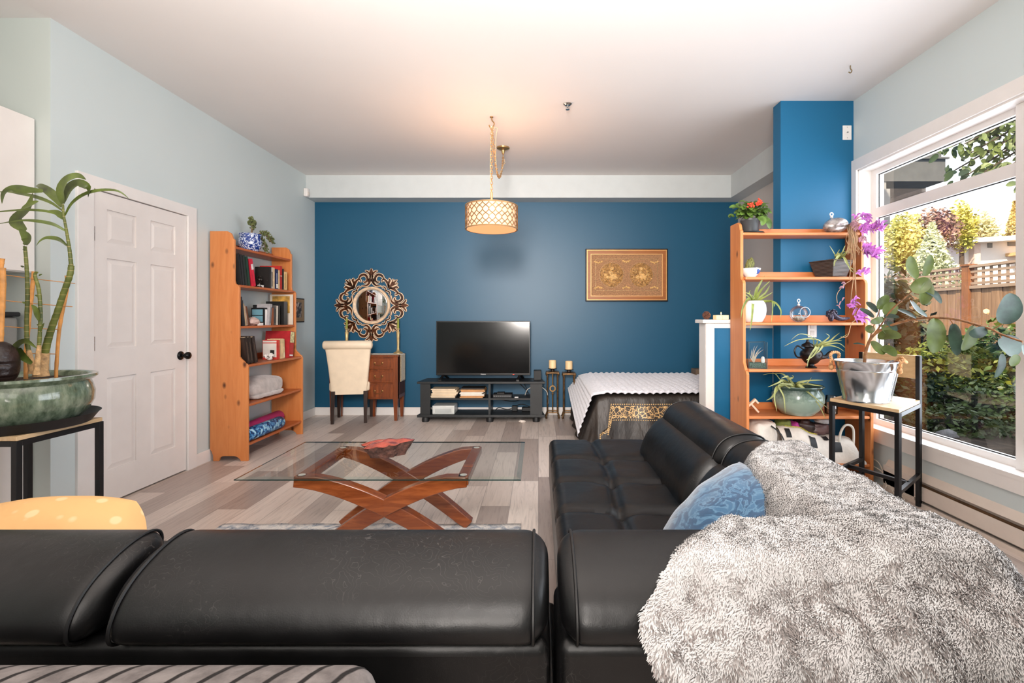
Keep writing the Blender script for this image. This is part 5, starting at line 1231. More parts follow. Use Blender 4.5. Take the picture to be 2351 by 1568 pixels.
stem([(72, 850), (82, 760), (98, 700), (130, 640), (200, 590), (300, 550), (400, 525), (480, 513), (600, 512), (720, 525), (850, 560), (950, 590), (1020, 625), (1170, 678)], .0095, .0048, 70)
stem([(130, 640), (190, 560), (250, 470), (350, 375), (430, 305), (505, 250)], .0055, .0035); stem([(105, 690), (125, 610), (160, 510), (180, 455)], .004, .0028)
lg, ld = MB(), MB()
def rleaf(b_, a_, t_, w, mb, face=None, dy=0):
    mid = ((b_[0] + t_[0]) / 2 + a_[0], (b_[1] + t_[1]) / 2 + a_[1])
    P = [RP(*b_), RP(*mid, dy * .6), RP(*t_, dy)]; face = face or (rnd(-.5, .2), -1, rnd(-.1, .4))
    mb.leaf(P, w / 3.015 * 2.8 / F * 1.12, face=face, fold=.22, n=16, shape=lambda t: max(.04, math.sin(PI * min(1, t * .97 + .02)) ** .62) * (1 - .12 * t))
L_ = [((430, 242), (-14, 0), (394, 84), 74, lg), ((492, 222), (4, 0), (530, 74), 58, lg), ((520, 240), (0, 20), (392, 305), 100, lg), ((512, 262), (8, 0), (478, 420), 78, lg), ((486, 318), (10, -18), (606, 412), 46, ld),
      ((395, 390), (-8, 10), (506, 506), 52, ld), ((566, 516), (6, 0), (550, 756), 112, lg), ((690, 552), (-2, 0), (716, 772), 70, ld), ((828, 566), (8, 0), (752, 737), 96, lg), ((918, 586), (0, 12), (798, 622), 64, ld),
      ((1030, 552), (14, 6), (1086, 342), 124, ld), ((1010, 650), (14, -6), (1112, 778), 142, ld), ((1022, 760), (16, 0), (980, 926), 52, ld), ((1140, 770), (-6, 0), (1090, 846), 50, lg),
      ((170, 452), (-6, 0), (238, 356), 72, lg), ((160, 476), (6, -4), (88, 402), 42, ld), ((140, 510), (0, -8), (42, 448), 36, ld), ((214, 490), (0, -12), (306, 432), 92, lg), ((208, 512), (0, 4), (114, 542), 48, lg),
      ((206, 500), (0, -4), (316, 508), 34, ld), ((140, 610), (-10, 0), (98, 562), 58, lg), ((165, 640), (0, -14), (330, 648), 74, lg), ((232, 538), (6, 0), (298, 606), 40, ld), ((124, 672), (10, 12), (212, 764), 60, lg), ((196, 712), (6, -6), (292, 778), 64, lg),
      ((75, 700), (0, -4), (-4, 690), 22, ld), ((306, 454), (0, -6), (432, 516), 42, ld), ((255, 360), (4, 0), (290, 372), 50, ld), ((640, 668), (0, 0), (700, 640), 40, lg), ((1165, 700), (0, 0), (1190, 775), 50, ld), ((200, 560), (0, 0), (270, 640), 50, lg)]
for k, (b_, a_, t_, w, mb) in enumerate(L_): rleaf(b_, a_, t_, w, mb, dy=rnd(-.06, .04))
for b_, s in (((500, 512), (395, 390)), ((560, 512), (566, 520)), ((665, 520), (692, 556)), ((830, 552), (828, 566)), ((960, 594), (1030, 555)), ((1010, 620), (1020, 652)), ((410, 525), (430, 515))):
    MB().tube([RP(*b_), RP(*s)], .0028, 6).build('petiole', m_rbark, bp)
lg.build('foliage', mat('rubber_leaf_green', (88, 102, 50), .3, var=.2, vscale=12), bp, smooth=179); ld.build('foliage', mat('rubber_leaf_dark', (52, 70, 60), .32, var=.3, vscale=12), bp, smooth=179)

# ------------------------------------------------------------------ on the right bookshelf
def RS(cx, cy, Y): return at(1640 + cx / 4.481, 430 + cy / 4.481, Y)
def R7(cx, cy, Y): return at(1660 + cx / 3.734, 740 + cy / 3.734, Y)
# kalanchoe
z = RZ[5] + .0008; kc = V((1.632, 3.69, z))
o = thing('potted_kalanchoe', kc, 'red-flowering kalanchoe in a charcoal pot on the top plant shelf', 'potted plant')
MB().lathe([(0, 0), (.095, 0), (.10, .008), (.096, .008), (.09, .004), (0, .004)], kc, 32).build('saucer', m_dark, o)
MB().lathe([(0, .005), (.058, .005), (.06, .01), (.070, .095), (.073, .098), (.073, .108), (.066, .108), (.064, .09), (0, .09)], kc, 32).build('pot', mat('charcoal_pot', (66, 68, 70), .4), o, smooth=40)
lf = MB(); rf = MB()
for k in range(150):
    a = rnd(0, 6.28); e = rnd(.0, 1.25); r = rnd(.05, .15); p = kc + V((0, 0, .10)) + V((math.cos(a) * math.sin(e), math.sin(a) * math.sin(e) * .7, math.cos(e) * .95)) * r
    d = V((math.cos(a), math.sin(a) * .8, rnd(-.4, .6))); L = rnd(.035, .06); q = p + d * L * .5 + V((0, 0, .01)); t = p + d * L + V((0, 0, -.008))
    t.x = max(t.x, 1.545) if t.z < z + .1 else t.x
    lf.leaf([p, q, t], rnd(.03, .048), face=(rnd(-.3, .3), -.6, 1), n=7)
lf.leaf([kc + V((-.08, -.02, .19)), kc + V((-.13, -.03, .205)), kc + V((-.175, -.03, .195))], .05, face=(0, -.8, 1)); lf.leaf([kc + V((.08, -.05, .12)), kc + V((.11, -.06, .08)), kc + V((.12, -.06, .03))], .05)
lf.leaf([kc + V((.03, -.06, .12)), kc + V((.06, -.08, .09)), kc + V((.05, -.08, .05))], .05)
lf.build('foliage', mat('kalanchoe_leaf', (78, 104, 42), .35, var=.35, vscale=20), o, smooth=179)
for (cx, cy) in ((355, 185), (388, 195), (460, 160), (475, 152), (445, 165), (390, 178), (300, 130), (405, 118), (470, 130)):
    c = RS(cx, cy, 3.60)
    if cx in (300, 405): continue
    for j in range(6): rf.ball(c + V((rnd(-.012, .012), rnd(-.006, .006), rnd(-.012, .012))), .0075, 6)
rf.build('flower_cluster', mat('coral_red_petal', (228, 74, 48), .5), o)
# egg-shaped glass with tradescantia
z = RZ[5] + .0008; gc = V((2.27, 3.66, z + .060))
m_vg = glass('clear_glass', (.96, .975, .98), .7)
o = thing('hanging_spiderwort', gc, 'purple trailing spiderwort spilling from a silver egg-shaped glass at the top right', 'potted plant')
te = NT('mercury_glass'); te.base(te.ramp(te.noise(te.coord(), 30, 4), [(.4, (150, 138, 134)), (.6, (214, 206, 202))])); te.b.inputs['Metallic'].default_value = .6; te.b.inputs['Roughness'].default_value = .25
MB().ball(gc, (.092, .062, .0595), 28, mtx=Matrix.Rotation(-.18, 4, 'Y')).build('egg_vase', te.m, o, smooth=179)
MB().ball(gc + V((-.03, 0, .066)), .012, 10).tube([gc + V((-.03 + .012 * math.cos(a), 0, .086 + .012 * math.sin(a))) for a in (2 * PI * i / 14 for i in range(14))], .005, 6, closed=True).build('glass_loop', mat('white_glass', (226, 228, 232), .15), o)
vs, vl, vd = MB(), MB(), MB()
start = gc + V((.07, -.02, -.005))
def vine(pts, r=.003): P = spline([start] + [RS(x, y, Y) for x, y, Y in pts], 30); vs.tube(P, r, 5); return P
def cluster(cx, cy, Y, n, L, mb, spread_=1.0, dirx=1):
    c = RS(cx, cy, Y)
    for k in range(n):
        a = rnd(-1.2, 1.3); d = V((math.cos(a) * dirx, rnd(-.7, .3), math.sin(a) * .9 + .1)).normalized() * L * rnd(.45, .8); q = c + V((rnd(-.02, .02), rnd(-.02, .02), rnd(-.02, .02))) * spread_
        mb.leaf([q, q + d * .5 + V((0, 0, .012)), q + d], L * .20, face=(rnd(-.4, .4), -1, rnd(-.2, .8)), n=8, fold=.4)
vine([(1500, 330, 3.5), (1560, 300, 3.45)]); vine([(1480, 420, 3.46), (1620, 440, 3.4), (1700, 410, 3.36)]); vine([(1450, 480, 3.44), (1470, 600, 3.4), (1540, 680, 3.36)]); vine([(1430, 500, 3.42), (1450, 700, 3.42), (1445, 880, 3.42), (1480, 890, 3.40)])
vine([(1420, 480, 3.44), (1410, 650, 3.44), (1400, 850, 3.44), (1390, 940, 3.44)]); vine([(1440, 520, 3.43), (1435, 760, 3.43), (1450, 1000, 3.43), (1455, 1200, 3.42), (1440, 1330, 3.42)]); vine([(1410, 500, 3.43), (1440, 800, 3.43), (1410, 1100, 3.43), (1400, 1200, 3.42), (1390, 1210, 3.42)])
vine([(1400, 540, 3.43), (1430, 900, 3.43), (1340, 1000, 3.44), (1265, 1095, 3.45), (1265, 1190, 3.45)], .002); vine([(1440, 700, 3.43), (1455, 1300, 3.42), (1410, 1400, 3.42), (1370, 1530, 3.42), (1300, 1540, 3.43)], .0025)
for k in range(26):
    x = 1390 + rnd(-30, 70); vine([(x, 420 + rnd(-40, 60), 3.48), (x + rnd(-30, 30), 520 + rnd(0, 60), 3.45), (x + rnd(-40, 60), 600 + rnd(0, 100), 3.44)], .002)
for (x, y, Y, n, L) in ((1430, 300, 3.5, 7, .05), (1530, 310, 3.46, 14, .075), (1560, 420, 3.42, 18, .075), (1630, 430, 3.4, 18, .075), (1710, 410, 3.36, 12, .07), (1520, 450, 3.42, 14, .07), (1560, 665, 3.37, 24, .085), (1620, 690, 3.36, 22, .085), (1540, 640, 3.38, 10, .07),
                        (1490, 890, 3.40, 5, .08), (1540, 880, 3.40, 4, .08), (1390, 1210, 3.42, 8, .07), (1430, 1180, 3.42, 6, .07), (1450, 1330, 3.42, 14, .08), (1500, 1340, 3.42, 8, .08)):
    cluster(x, y, Y, n, L, vl)
for (x, y, Y, n, L) in ((1500, 540, 3.42, 8, .06), (1420, 380, 3.47, 14, .06), (1440, 440, 3.46, 14, .05), (1530, 580, 3.40, 6, .06), (1280, 1190, 3.44, 3, .05), (1300, 1020, 3.44, 3, .06)): cluster(x, y, Y, n, L, vd)
vs.build('trailing_stem', mat('dry_vine', (176, 142, 108), .8, var=.2), o); vl.build('foliage', mat('purple_leaf', (160, 82, 160), .45, var=.3, vscale=18), o, smooth=179); vd.build('withered_foliage', mat('mauve_leaf', (150, 108, 118), .6, var=.3, vscale=18), o, smooth=179)
# cactus bowl
z = RZ[4] + .0008; c = V((1.607, 3.63, z))
o = thing('cactus_bowl', c, 'little cactus in a white bowl with blue print on the second plant shelf', 'potted plant')
MB().lathe([(0, 0), (.035, 0), (.038, .006), (.06, .03), (.072, .06), (.073, .066), (.069, .064), (.055, .04), (0, .04)], c, 36).build('bowl', mat('white_china', (236, 234, 232), .15, var=.01), o, smooth=50)
bl = MB()
for (u0, v0, s) in ((-.95, .035, .012), (-1.05, .045, .012), (-.85, .045, .010), (-1.0, .028, .008), (-.75, .034, .008), (-1.15, .052, .006)): 
    r = .038 + (v0 - .006) * .62 + .004; bl.ball(c + V((r * math.cos(u0), r * math.sin(u0), v0)), (s * 1.2, .006, s), 8, mtx=Matrix.Rotation(u0 + PI / 2, 4, 'Z'))
bl.build('blue_print', mat('cobalt_print', (48, 82, 160), .2), o)
ca = MB().ball(c + V((-.012, 0, .085)), (.026, .026, .05), 14, wob=.25, ws=7).ball(c + V((.012, .01, .11)), (.022, .022, .04), 12, wob=.25, ws=7).ball(c + V((-.03, 0, .06)), (.02, .02, .022), 10)
ca.build('cactus', mat('cactus_green', (110, 112, 62), .7, var=.35, vscale=90, bump=.8, bscale=150), o)
MB().ball(c + V((.042, -.01, .058)), (.018, .016, .018), 10).build('pebble', m_lab, o)
# aloe in woven square pot
c = V((2.235, 3.66, z))
o = thing('potted_aloe', c, 'spider-leaved aloe in a dark woven square pot on the second plant shelf', 'potted plant')
tw_ = NT('woven_plastic'); wv = tw_.add('ShaderNodeTexWave', bands_direction='Z'); wv.inputs['Scale'].default_value = 32; tw_.link(tw_.coord(), wv.inputs['Vector']); tw_.base(tw_.mix(wv.outputs['Fac'], lin((44, 38, 36)), lin((92, 82, 76)))); tw_.bump(wv.outputs['Fac'], .6, .004)
b = MB(); rot = Matrix.Translation(c) @ Matrix.Rotation(.35, 4, 'Z')
for (z0, z1, r0, r1) in ((0, .118, .072, .102), (.118, .128, .106, .106)):
    b.add([rot @ V((i * r, j * r, zz)) for zz, r in ((z0, r0), (z1, r1)) for i, j in ((-1, -1), (1, -1), (1, 1), (-1, 1))], [(3, 2, 1, 0), (4, 5, 6, 7), (0, 1, 5, 4), (1, 2, 6, 5), (2, 3, 7, 6), (3, 0, 4, 7)])
b.build('pot', tw_.m, o, smooth=0, bevel=.004)
def blades(root, base, lst, Yb, m, name='foliage', taper=lambda t: max(.04, (1 - t) ** .7), conv=RS, face=(0, -1, .5)):
    b = MB()
    for pts, w, yo in lst:
        P = [base] + [conv(x, y, Yb + yo * (i + 1) / len(pts)) for i, (x, y) in enumerate(pts)]
        b.leaf(P, w, face=face, shape=taper, n=18, fold=.45)
    b.build(name, m, root, smooth=179)
m_aloe = mat('aloe_leaf', (122, 134, 66), .45, var=.22, vscale=14); m_aloe2 = mat('pale_aloe_leaf', (148, 152, 92), .45, var=.2, vscale=14)
base = c + V((.02, -.02, .125))
blades(o, base, [([(1240, 700), (1185, 600)], .022, -.05), ([(1290, 690), (1240, 760), (1230, 815)], .028, -.14), ([(1340, 700), (1390, 600), (1440, 570)], .016, -.1), ([(1330, 690), (1420, 640), (1480, 650)], .016, -.12), ([(1320, 720), (1370, 800), (1480, 880)], .026, -.2), ([(1330, 720), (1400, 850), (1470, 900)], .02, -.2),
                 ([(1310, 680), (1340, 610), (1345, 590)], .014, -.05), ([(1320, 670), (1400, 680), (1460, 720)], .014, -.15), ([(1260, 690), (1290, 640)], .014, 0), ([(1350, 690), (1420, 600), (1430, 520)], .012, -.12), ([(1240, 720), (1290, 680), (1310, 690)], .03, -.12)], 3.62, m_aloe2)
# aloe in white pot
z = RZ[3] + .0008; c = V((1.63, 3.635, z))
o = thing('potted_aloe', c, 'long-leaved aloe in a round white pot on the third plant shelf', 'potted plant')
MB().lathe([(0, 0), (.058, 0), (.066, .006), (.087, .05), (.093, .09), (.089, .13), (.078, .16), (.072, .162), (.07, .15), (0, .145)], c, 40).build('pot', mat('white_ceramic', (240, 238, 236), .3, var=.01), o, smooth=60)
base = c + V((.0, 0, .148))
blades(o, base, [([(440, 1050), (520, 905)], .03, -.03), ([(480, 1060), (570, 965)], .026, -.05), ([(520, 1090), (570, 1010)], .024, 0), ([(420, 1080), (435, 1020)], .02, .02), ([(370, 1110), (300, 1075)], .02, -.02), ([(340, 1120), (300, 1105)], .016, -.04), ([(345, 1150), (290, 1250), (275, 1345)], .024, -.12), ([(395, 1200), (385, 1350), (368, 1470)], .026, -.13),
                 ([(560, 1170), (600, 1200), (585, 1410)], .02, -.14), ([(600, 1180), (680, 1260), (680, 1345)], .024, -.1), ([(520, 1130), (600, 1080)], .02, -.05), ([(590, 1175), (620, 1230)], .022, -.08), ([(360, 1090), (375, 1060)], .014, .02), ([(400, 1150), (410, 1140), (385, 1100)], .014, -.02)], 3.60, m_aloe)
# glass globe
c = RS(868, 1318, 3.63); c.z = RZ[3] + .064
o = thing('glass_globe', c, 'clear open-sided glass globe ornament in the middle of the third plant shelf', 'ornament')
MB().ball(c, (.063, .063, .063), 28).build('globe', m_vg, o, smooth=179)
MB().tube([c + V((.022 + .038 * math.cos(a), -.048, .012 + .038 * math.sin(a))) for a in (2 * PI * i / 28 for i in range(28))], .003, 6, closed=True).build('opening_rim', mat('glass_rim', (200, 210, 220), .1), o)
MB().ball(c + V((0, 0, .07)), .010, 10).ball(c + V((0, 0, .086)), .007, 8).tube([c + V((.010 * math.cos(a), 0, .10 + .012 * math.sin(a))) for a in (2 * PI * i / 14 for i in range(14))], .0035, 6, closed=True).build('glass_loop', mat('loop_glass', (220, 226, 232), .1), o)
MB().ball(c + V((0, 0, -.035)), (.04, .04, .02), 14, wob=.4, ws=6).build('pale_moss', mat('pale_stones', (200, 200, 190), .8, var=.3, vscale=80), o)
# dark beaded ornament
c = RS(1230, 1330, 3.58); c.z = RZ[3]
tbk = mat('dark_beads', (50, 44, 58), .25, .3, var=.5, vscale=80)
b = MB()
for k in range(22):
    t = k / 21; p = c + V((-.012 + .125 * t, -.01 * t, .017 + .055 * (1 - t) * math.exp(-t * 3) + .016 * t * t)); r = .017 * (1 - t) ** .6 + .004; p.z = max(p.z, c.z + r + .001); b.ball(p, r, 10, wob=.2, ws=6)
for k in range(26): a = rnd(0, 6.28); b.ball(c + V((-.015 + .03 * math.cos(a), rnd(-.015, .015), .065 + .03 * math.sin(a))), rnd(.006, .011), 7)
b.ball(c + V((-.02, 0, .045)), (.024, .02, .04), 12, wob=.2)
tag(b.build('beaded_figurine', tbk), 'dark beaded curled figurine at the right of the third plant shelf', 'figurine')
# square glass vase
z = RZ[2] + .0008; c = V((1.64, 3.60, z))
o = thing('square_glass_vase', c, 'square glass vase holding a pale air plant on green gravel', 'vase')
w, hh = .062, .195; b = MB()
for (x0, x1, y0, y1) in ((-w, w, -w, -w + .004), (-w, w, w - .004, w), (-w, -w + .004, -w + .004, w - .004), (w - .004, w, -w + .004, w - .004)): b.box(x0, x1, y0, y1, .006, hh, mtx=Matrix.Translation(c) @ Matrix.Rotation(-.28, 4, 'Z'))
b.build('glass_wall', m_vg, o, smooth=0)
eg = MB(); Mz = Matrix.Translation(c) @ Matrix.Rotation(-.28, 4, 'Z')
for q in ([(-w, -w, hh), (w, -w, hh), (w, w, hh), (-w, w, hh)],): eg.tube([Mz @ V(p) for p in q], .0022, 5, closed=True)
for i in (-1, 1):
    for j in (-1, 1): eg.tube([Mz @ V((i * w, j * w, .003)), Mz @ V((i * w, j * w, hh))], .0022, 5)
eg.box(-w, w, -w, w, .0, .006, mtx=Mz)
eg.build('glass_edge', mat('dark_glass_edge', (70, 84, 86), .15), o)
MB().box(-w + .006, w - .006, -w + .006, w - .006, .007, .04, mtx=Mz).build('gravel', mat('green_gravel', (92, 112, 102), .7, var=.5, vscale=160, bump=1, bscale=180), o, smooth=0)
MB().ball(Mz @ V((.04, -.02, .06)), (.016, .012, .028), 10, wob=.2).build('pebble', m_lab, o)
b = MB()
for (dx_, dz) in ((-.035, .10), (-.015, .125), (.005, .13), (.03, .115), (.045, .10), (-.045, .06), (.02, .09)): b.leaf([Mz @ V((-.02, 0, .04)), Mz @ V((-.02 + dx_ * .5, -.01, .04 + dz * .6)), Mz @ V((dx_, -.015, .04 + dz))], .010, shape=lambda t: max(.05, 1 - t), n=10)
b.build('air_plant', mat('air_plant_pale', (204, 190, 170), .6), o, smooth=179)
# pewter teapot with air plant
c = V((2.05, 3.60, z)); o = thing('pewter_teapot', c, 'tarnished pewter teapot with a green air plant growing from it', 'teapot')
m_tp = mat('tarnished_pewter', (54, 53, 54), .28, .8, var=.3, vscale=20)
MB().lathe([(0, 0), (.038, 0), (.04, .006), (.022, .016), (.02, .026), (.045, .04), (.072, .075), (.078, .105), (.07, .125), (.048, .14), (.044, .15), (.05, .155), (.046, .158), (0, .15)], c, 36).build('body', m_tp, o, smooth=50)
MB().tube(spline([c + V((.07, -.01, .08)), c + V((.10, -.015, .085)), c + V((.125, -.02, .115)), c + V((.15, -.022, .128))], 16), [.018 - .011 * i / 15 for i in range(16)], 12).build('spout', m_tp, o)
MB().tube(spline([c + V((-.055, 0, .135)), c + V((-.10, .0, .165)), c + V((-.125, 0, .13)), c + V((-.11, 0, .085)), c + V((-.07, 0, .075))], 24), .006, 8).build('handle', m_tp, o)
MB().lathe([(.044, .0), (.04, .016), (.015, .03), (.008, .045), (.012, .055), (0, .06)], c + V((-.01, .03, .158)), 24).build('lid', m_tp, o, smooth=60)
base = c + V((.01, -.02, .15))
blades(o, base, [([(800, 150), (650, 150), (525, 205)], .016, -.06), ([(760, 130), (660, 100), (585, 150)], .012, -.06), ([(800, 210), (740, 300), (720, 385)], .024, -.12), ([(820, 210), (770, 290), (710, 325)], .02, -.1), ([(880, 180), (980, 150), (1070, 100)], .016, -.08), ([(890, 190), (990, 180), (1050, 220)], .018, -.1),
                 ([(870, 160), (910, 120), (880, 95)], .014, -.04), ([(900, 170), (960, 120), (1000, 90)], .016, -.06), ([(900, 200), (980, 215), (1040, 250)], .016, -.1), ([(840, 170), (790, 140), (770, 120)], .014, -.04), ([(860, 180), (940, 160), (1020, 155)], .016, -.08), ([(850, 200), (830, 240), (800, 270)], .02, -.1)], 3.56, m_aloe2, conv=R7)
# teal ceramic bowl with aloe
z = RZ[1] + .0008; c = V((1.94, 3.585, z)); o = thing('potted_aloe', c, 'drooping aloe in a teal glazed pot on the low plant shelf', 'potted plant')
tt = NT('teal_glaze'); nz = tt.noise(tt.coord(), 60, 4); sp = tt.add('ShaderNodeSeparateXYZ'); tcx = tt.add('ShaderNodeTexCoord'); tt.link(tcx.outputs['Object'], sp.inputs[0])
tt.base(tt.mix(tt.ramp(tt.math('ADD', tt.math('MULTIPLY', tt.math('SUBTRACT', sp.outputs[2], z + .04), 4.2), tt.math('MULTIPLY', nz, .45)), [(.5, (0, 0, 0)), (.85, (1, 1, 1))]), lin((146, 166, 152)), lin((70, 92, 84)))); tt.b.inputs['Roughness'].default_value = .18; tt.b.inputs['Coat Weight'].default_value = .4
MB().lathe([(0, 0), (.10, 0), (.115, .006), (.155, .05), (.178, .10), (.176, .15), (.16, .18), (.155, .19), (.168, .2), (.178, .21), (.174, .217), (.16, .212), (.15, .19), (0, .185)], c, 56).build('pot', tt.m, o, smooth=50)
base = c + V((-.02, 0, .19))
blades(o, base, [([(560, 480), (545, 465), (500, 480)], .03, -.06), ([(520, 500), (470, 520), (385, 555)], .024, -.08), ([(500, 540), (420, 640), (370, 670)], .026, -.1), ([(470, 550), (440, 640), (462, 765)], .022, -.16), ([(480, 540), (520, 640), (533, 780)], .02, -.18), ([(640, 530), (740, 610), (915, 750)], .028, -.16), ([(640, 540), (800, 680), (880, 832)], .022, -.18), ([(640, 520), (740, 500), (860, 495)], .022, -.08),
                 ([(600, 540), (540, 530), (480, 520)], .03, -.14), ([(610, 550), (560, 560), (500, 500)], .026, -.12), ([(700, 530), (790, 540), (855, 548)], .018, -.08), ([(560, 500), (600, 470), (590, 455)], .026, -.06), ([(500, 500), (440, 440), (340, 450)], .012, .02), ([(540, 470), (500, 440), (440, 440)], .02, .0), ([(660, 520), (720, 520), (760, 470)], .014, .02)], 3.53, m_aloe2, conv=R7)
c = V((2.20, 3.60, z)); tag(MB().lathe([(0, 0), (.04, 0), (.044, .004), (.046, .10), (.036, .12), (.036, .135), (.033, .135), (.033, .12), (.043, .098), (.041, .006), (0, .006)], c, 28).build('glass_jar', glass('jar_glass', (.86, .86, .84), 1.6), smooth=50), 'empty clear glass jar beside the teal pot', 'jar')
o = MB(); M = Matrix.Translation((1.60, 3.56, z + .055)) @ Matrix.Rotation(math.radians(-42), 4, 'Y')
o.box(-.05, .05, -.012, .012, .028, .042, mtx=M).box(-.007, .007, -.012, .012, -.05, .028, mtx=M).box(.036, .05, -.012, .012, -.0, .028, mtx=M)
tag(o.build('wooden_letter', mat('pale_pink_wood', (230, 196, 168), .6), smooth=0, bevel=.001), 'pale wooden letter shape tilted on the low plant shelf', 'ornament')
# pinecone and candle on the half wall
pc = at(1622, 722, 3.99); pc.z = 1.2008; b = MB()
for k in range(80):
    t = k / 79; a = k * 2.4; r = .028 * math.sin(PI * (t * .85 + .12)) ** .7; p = pc + V((r * math.cos(a), r * math.sin(a), .006 + .058 * t)); b.ball(p, (.009, .009, .004), 6, mtx=Matrix.Rotation(a, 4, 'Z') @ Matrix.Rotation(-.7, 4, 'Y'))
b.ball(pc + V((0, 0, .03)), (.016, .016, .03), 10); tag(b.build('pinecone', mat('pinecone_brown', (92, 60, 48), .7, var=.3, vscale=60)), 'small brown pinecone on the white half wall cap', 'pinecone')
q = at(1655, 722, 3.99); o = thing('candle', (q.x, q.y, 1.2), 'lit cream candle block on the half wall cap', 'candle')
tcd = NT('glowing_wax'); tcd.base((246, 222, 180)); tcd.b.inputs['Emission Color'].default_value = lin((255, 190, 110)); tcd.b.inputs['Emission Strength'].default_value = .35
MB().box(q.x - .052, q.x - .001, 3.95, 4.03, 1.2008, 1.238).box(q.x + .001, q.x + .052, 3.95, 4.03, 1.2008, 1.238).build('wax_block', tcd.m, o, bevel=.004)
MB().tube([(q.x, 3.99, 1.23), (q.x, 3.99, 1.243)], .0015).build('wick', m_dark, o)
MB().lathe([(0, 0), (.004, .004), (.0045, .009), (.002, .018), (0, .022)], (q.x, 3.985, 1.241), 10).build('flame', mat('flame', (255, 220, 150), .5, emit=(255, 200, 110), est=8), o)

# ------------------------------------------------------------------ bags and bits on the lowest board of the right shelf
z = RZ[0] + .0008
m_cnv = mat('cream_canvas', (224, 216, 206), .8, var=.06, vscale=10, bump=.3, bscale=60)
def sack(c, sx, sy, sz, mb, wob=.12, p=.6, n=32, seed=0, lean=0):
    e = lambda q, w: math.copysign(abs(q) ** w, q)
    def f(u, v):
        a = 2 * PI * u; t = PI * v; d = V((math.sin(t) * math.cos(a), math.sin(t) * math.sin(a), math.cos(t))); k = 1 + wob * noise.noise(d * 2.2 + V((seed, 0, 0)))
        q = V((sx * e(d.x, p) * k, sy * e(d.y, p) * k, sz * e(d.z, p) * k)); q.x += lean * q.z; return V(c) + V((q.x, max(-sy, min(sy, q.y)), max(-sz, q.z)))
    mb.grid(n, n, f, wrap=True)
o = thing('tote_bag', (1.66, 3.6, z), 'slumped cream canvas tote bag at the left under the plant shelf', 'bag')
b = MB(); sack((1.665, 3.61, z + .155), .105, .12, .152, b, .15, .7, seed=2, lean=.12); b.build('bag_body', m_cnv, o, smooth=179)
MB().tube(spline([(1.70, 3.5, z + .28), (1.76, 3.47, z + .22), (1.80, 3.47, z + .10), (1.82, 3.48, z + .02)], 20), .012, 8, flat=.4).build('strap', m_dark, o)
o = thing('tote_bag', (2.0, 3.5, z), 'white zip bag with black square print under the plant shelf', 'bag')
def wbag(u, v):
    x = 1.79 + .60 * u; hgt = (.25 - .12 * u ** 1.5 + .02 * math.sin(u * 9)) * (1 if u < .9 else (1 - (u - .9) / .1 * .75)); a = PI * v
    return V((x, 3.61 - .11 * math.cos(a) - .02 * math.sin(u * 7), z + max(0, hgt * math.sin(a) ** .6) + .004 * math.sin(u * 30) * math.sin(a)))
b = MB().grid(48, 24, wbag); b.build('bag_body', m_cnv, o, smooth=179)
for u0, u1, v0, v1 in ((.05, .11, .2, .36), (.33, .42, .12, .3), (.55, .62, .30, .44), (.62, .74, .08, .24)):
    MB().grid(4, 6, lambda i, j: wbag(u0 + (u1 - u0) * i, v0 + (v1 - v0) * j) + V((0, -.0035, .003))).build('black_square', m_dark, o, smooth=179)
b = MB()
for k in range(26): b.ball(wbag(.08 + .4 * k / 25, .42) + V((0, -.004, .006)), .0045, 6)
b.build('yellow_zip', mat('yellow_zip', (214, 206, 70), .5), o)
for (c_, s_, m_, n_, l_, ct_) in (((1.86, 3.64, z + .255), (.055, .06, .045), mat('lime_cloth', (112, 122, 62), .8, var=.3), 'folded_cloth', 'olive green cloth bundle on top of the white bag', 'cloth'), ((1.935, 3.63, z + .25), (.03, .05, .035), mat('magenta_cloth', (186, 60, 150), .7), 'cloth_pouch', 'bright magenta pouch under the plant shelf', 'pouch'),
                                  ((2.03, 3.67, z + .235), (.075, .06, .06), mat('dark_brown_leather', (66, 50, 46), .4, var=.3), 'boot', 'dark brown leather boot under the plant shelf', 'shoe'), ((2.16, 3.68, z + .22), (.07, .05, .045), mat('mauve_brown_leather', (112, 86, 84), .35, var=.2), 'boot', 'mauve-brown leather boot under the plant shelf', 'shoe'), ((2.15, 3.62, z + .30), (.055, .06, .025), mat('grey_canvas', (190, 190, 192), .8), 'folded_cloth', 'folded grey cloth wedged above the boots', 'cloth')):
    b = MB(); sack(c_, *s_, b, .35, .8, 20, seed=c_[0] * 9)
    zl = min(p.z for p in b.v)
    if n_ == 'boot': b.tube(spline([(c_[0] - s_[0] * .6, c_[1], c_[2]), (c_[0] - s_[0] * .75, c_[1], c_[2] - .10), (c_[0] - s_[0] * .7, c_[1], z + .02)], 14), [.035] * 14, 12)
    else: pass
    tag(b.build(n_, m_, smooth=179), l_, ct_)
cabw = mat('white_cord', (224, 218, 206), .5)
b = MB().tube(spline([(2.235, 3.56, z + .06), (2.235, 3.55, z + .2), (2.27, 3.54, z + .275), (2.325, 3.54, z + .25), (2.335, 3.55, z + .12)], 30), .0085, 8)
o = thing('white_charger', (2.32, 3.55, z), 'white charger with looped cord on the lowest plant shelf board', 'charger'); b.build('cord', cabw, o)
MB().box(2.285, 2.345, 3.53, 3.57, z, z + .075).build('plug_block', cabw, o, bevel=.006)
o = thing('power_bar', (2.47, 3.60, 0), 'upright black power bar beside the plant bookshelf', 'power strip')
M = Matrix.Translation((2.47, 3.62, .0)) @ Matrix.Rotation(.05, 4, 'X')
MB().box(-.02, .02, -.03, .03, .004, .27, mtx=M).build('body', m_dark, o, bevel=.006)
b = MB()
for k in range(5): b.box(-.0215, -.02, -.014, .014, .05 + k * .042, .07 + k * .042, mtx=M); b.box(-.012, .012, -.0315, -.03, .05 + k * .042, .07 + k * .042, mtx=M)
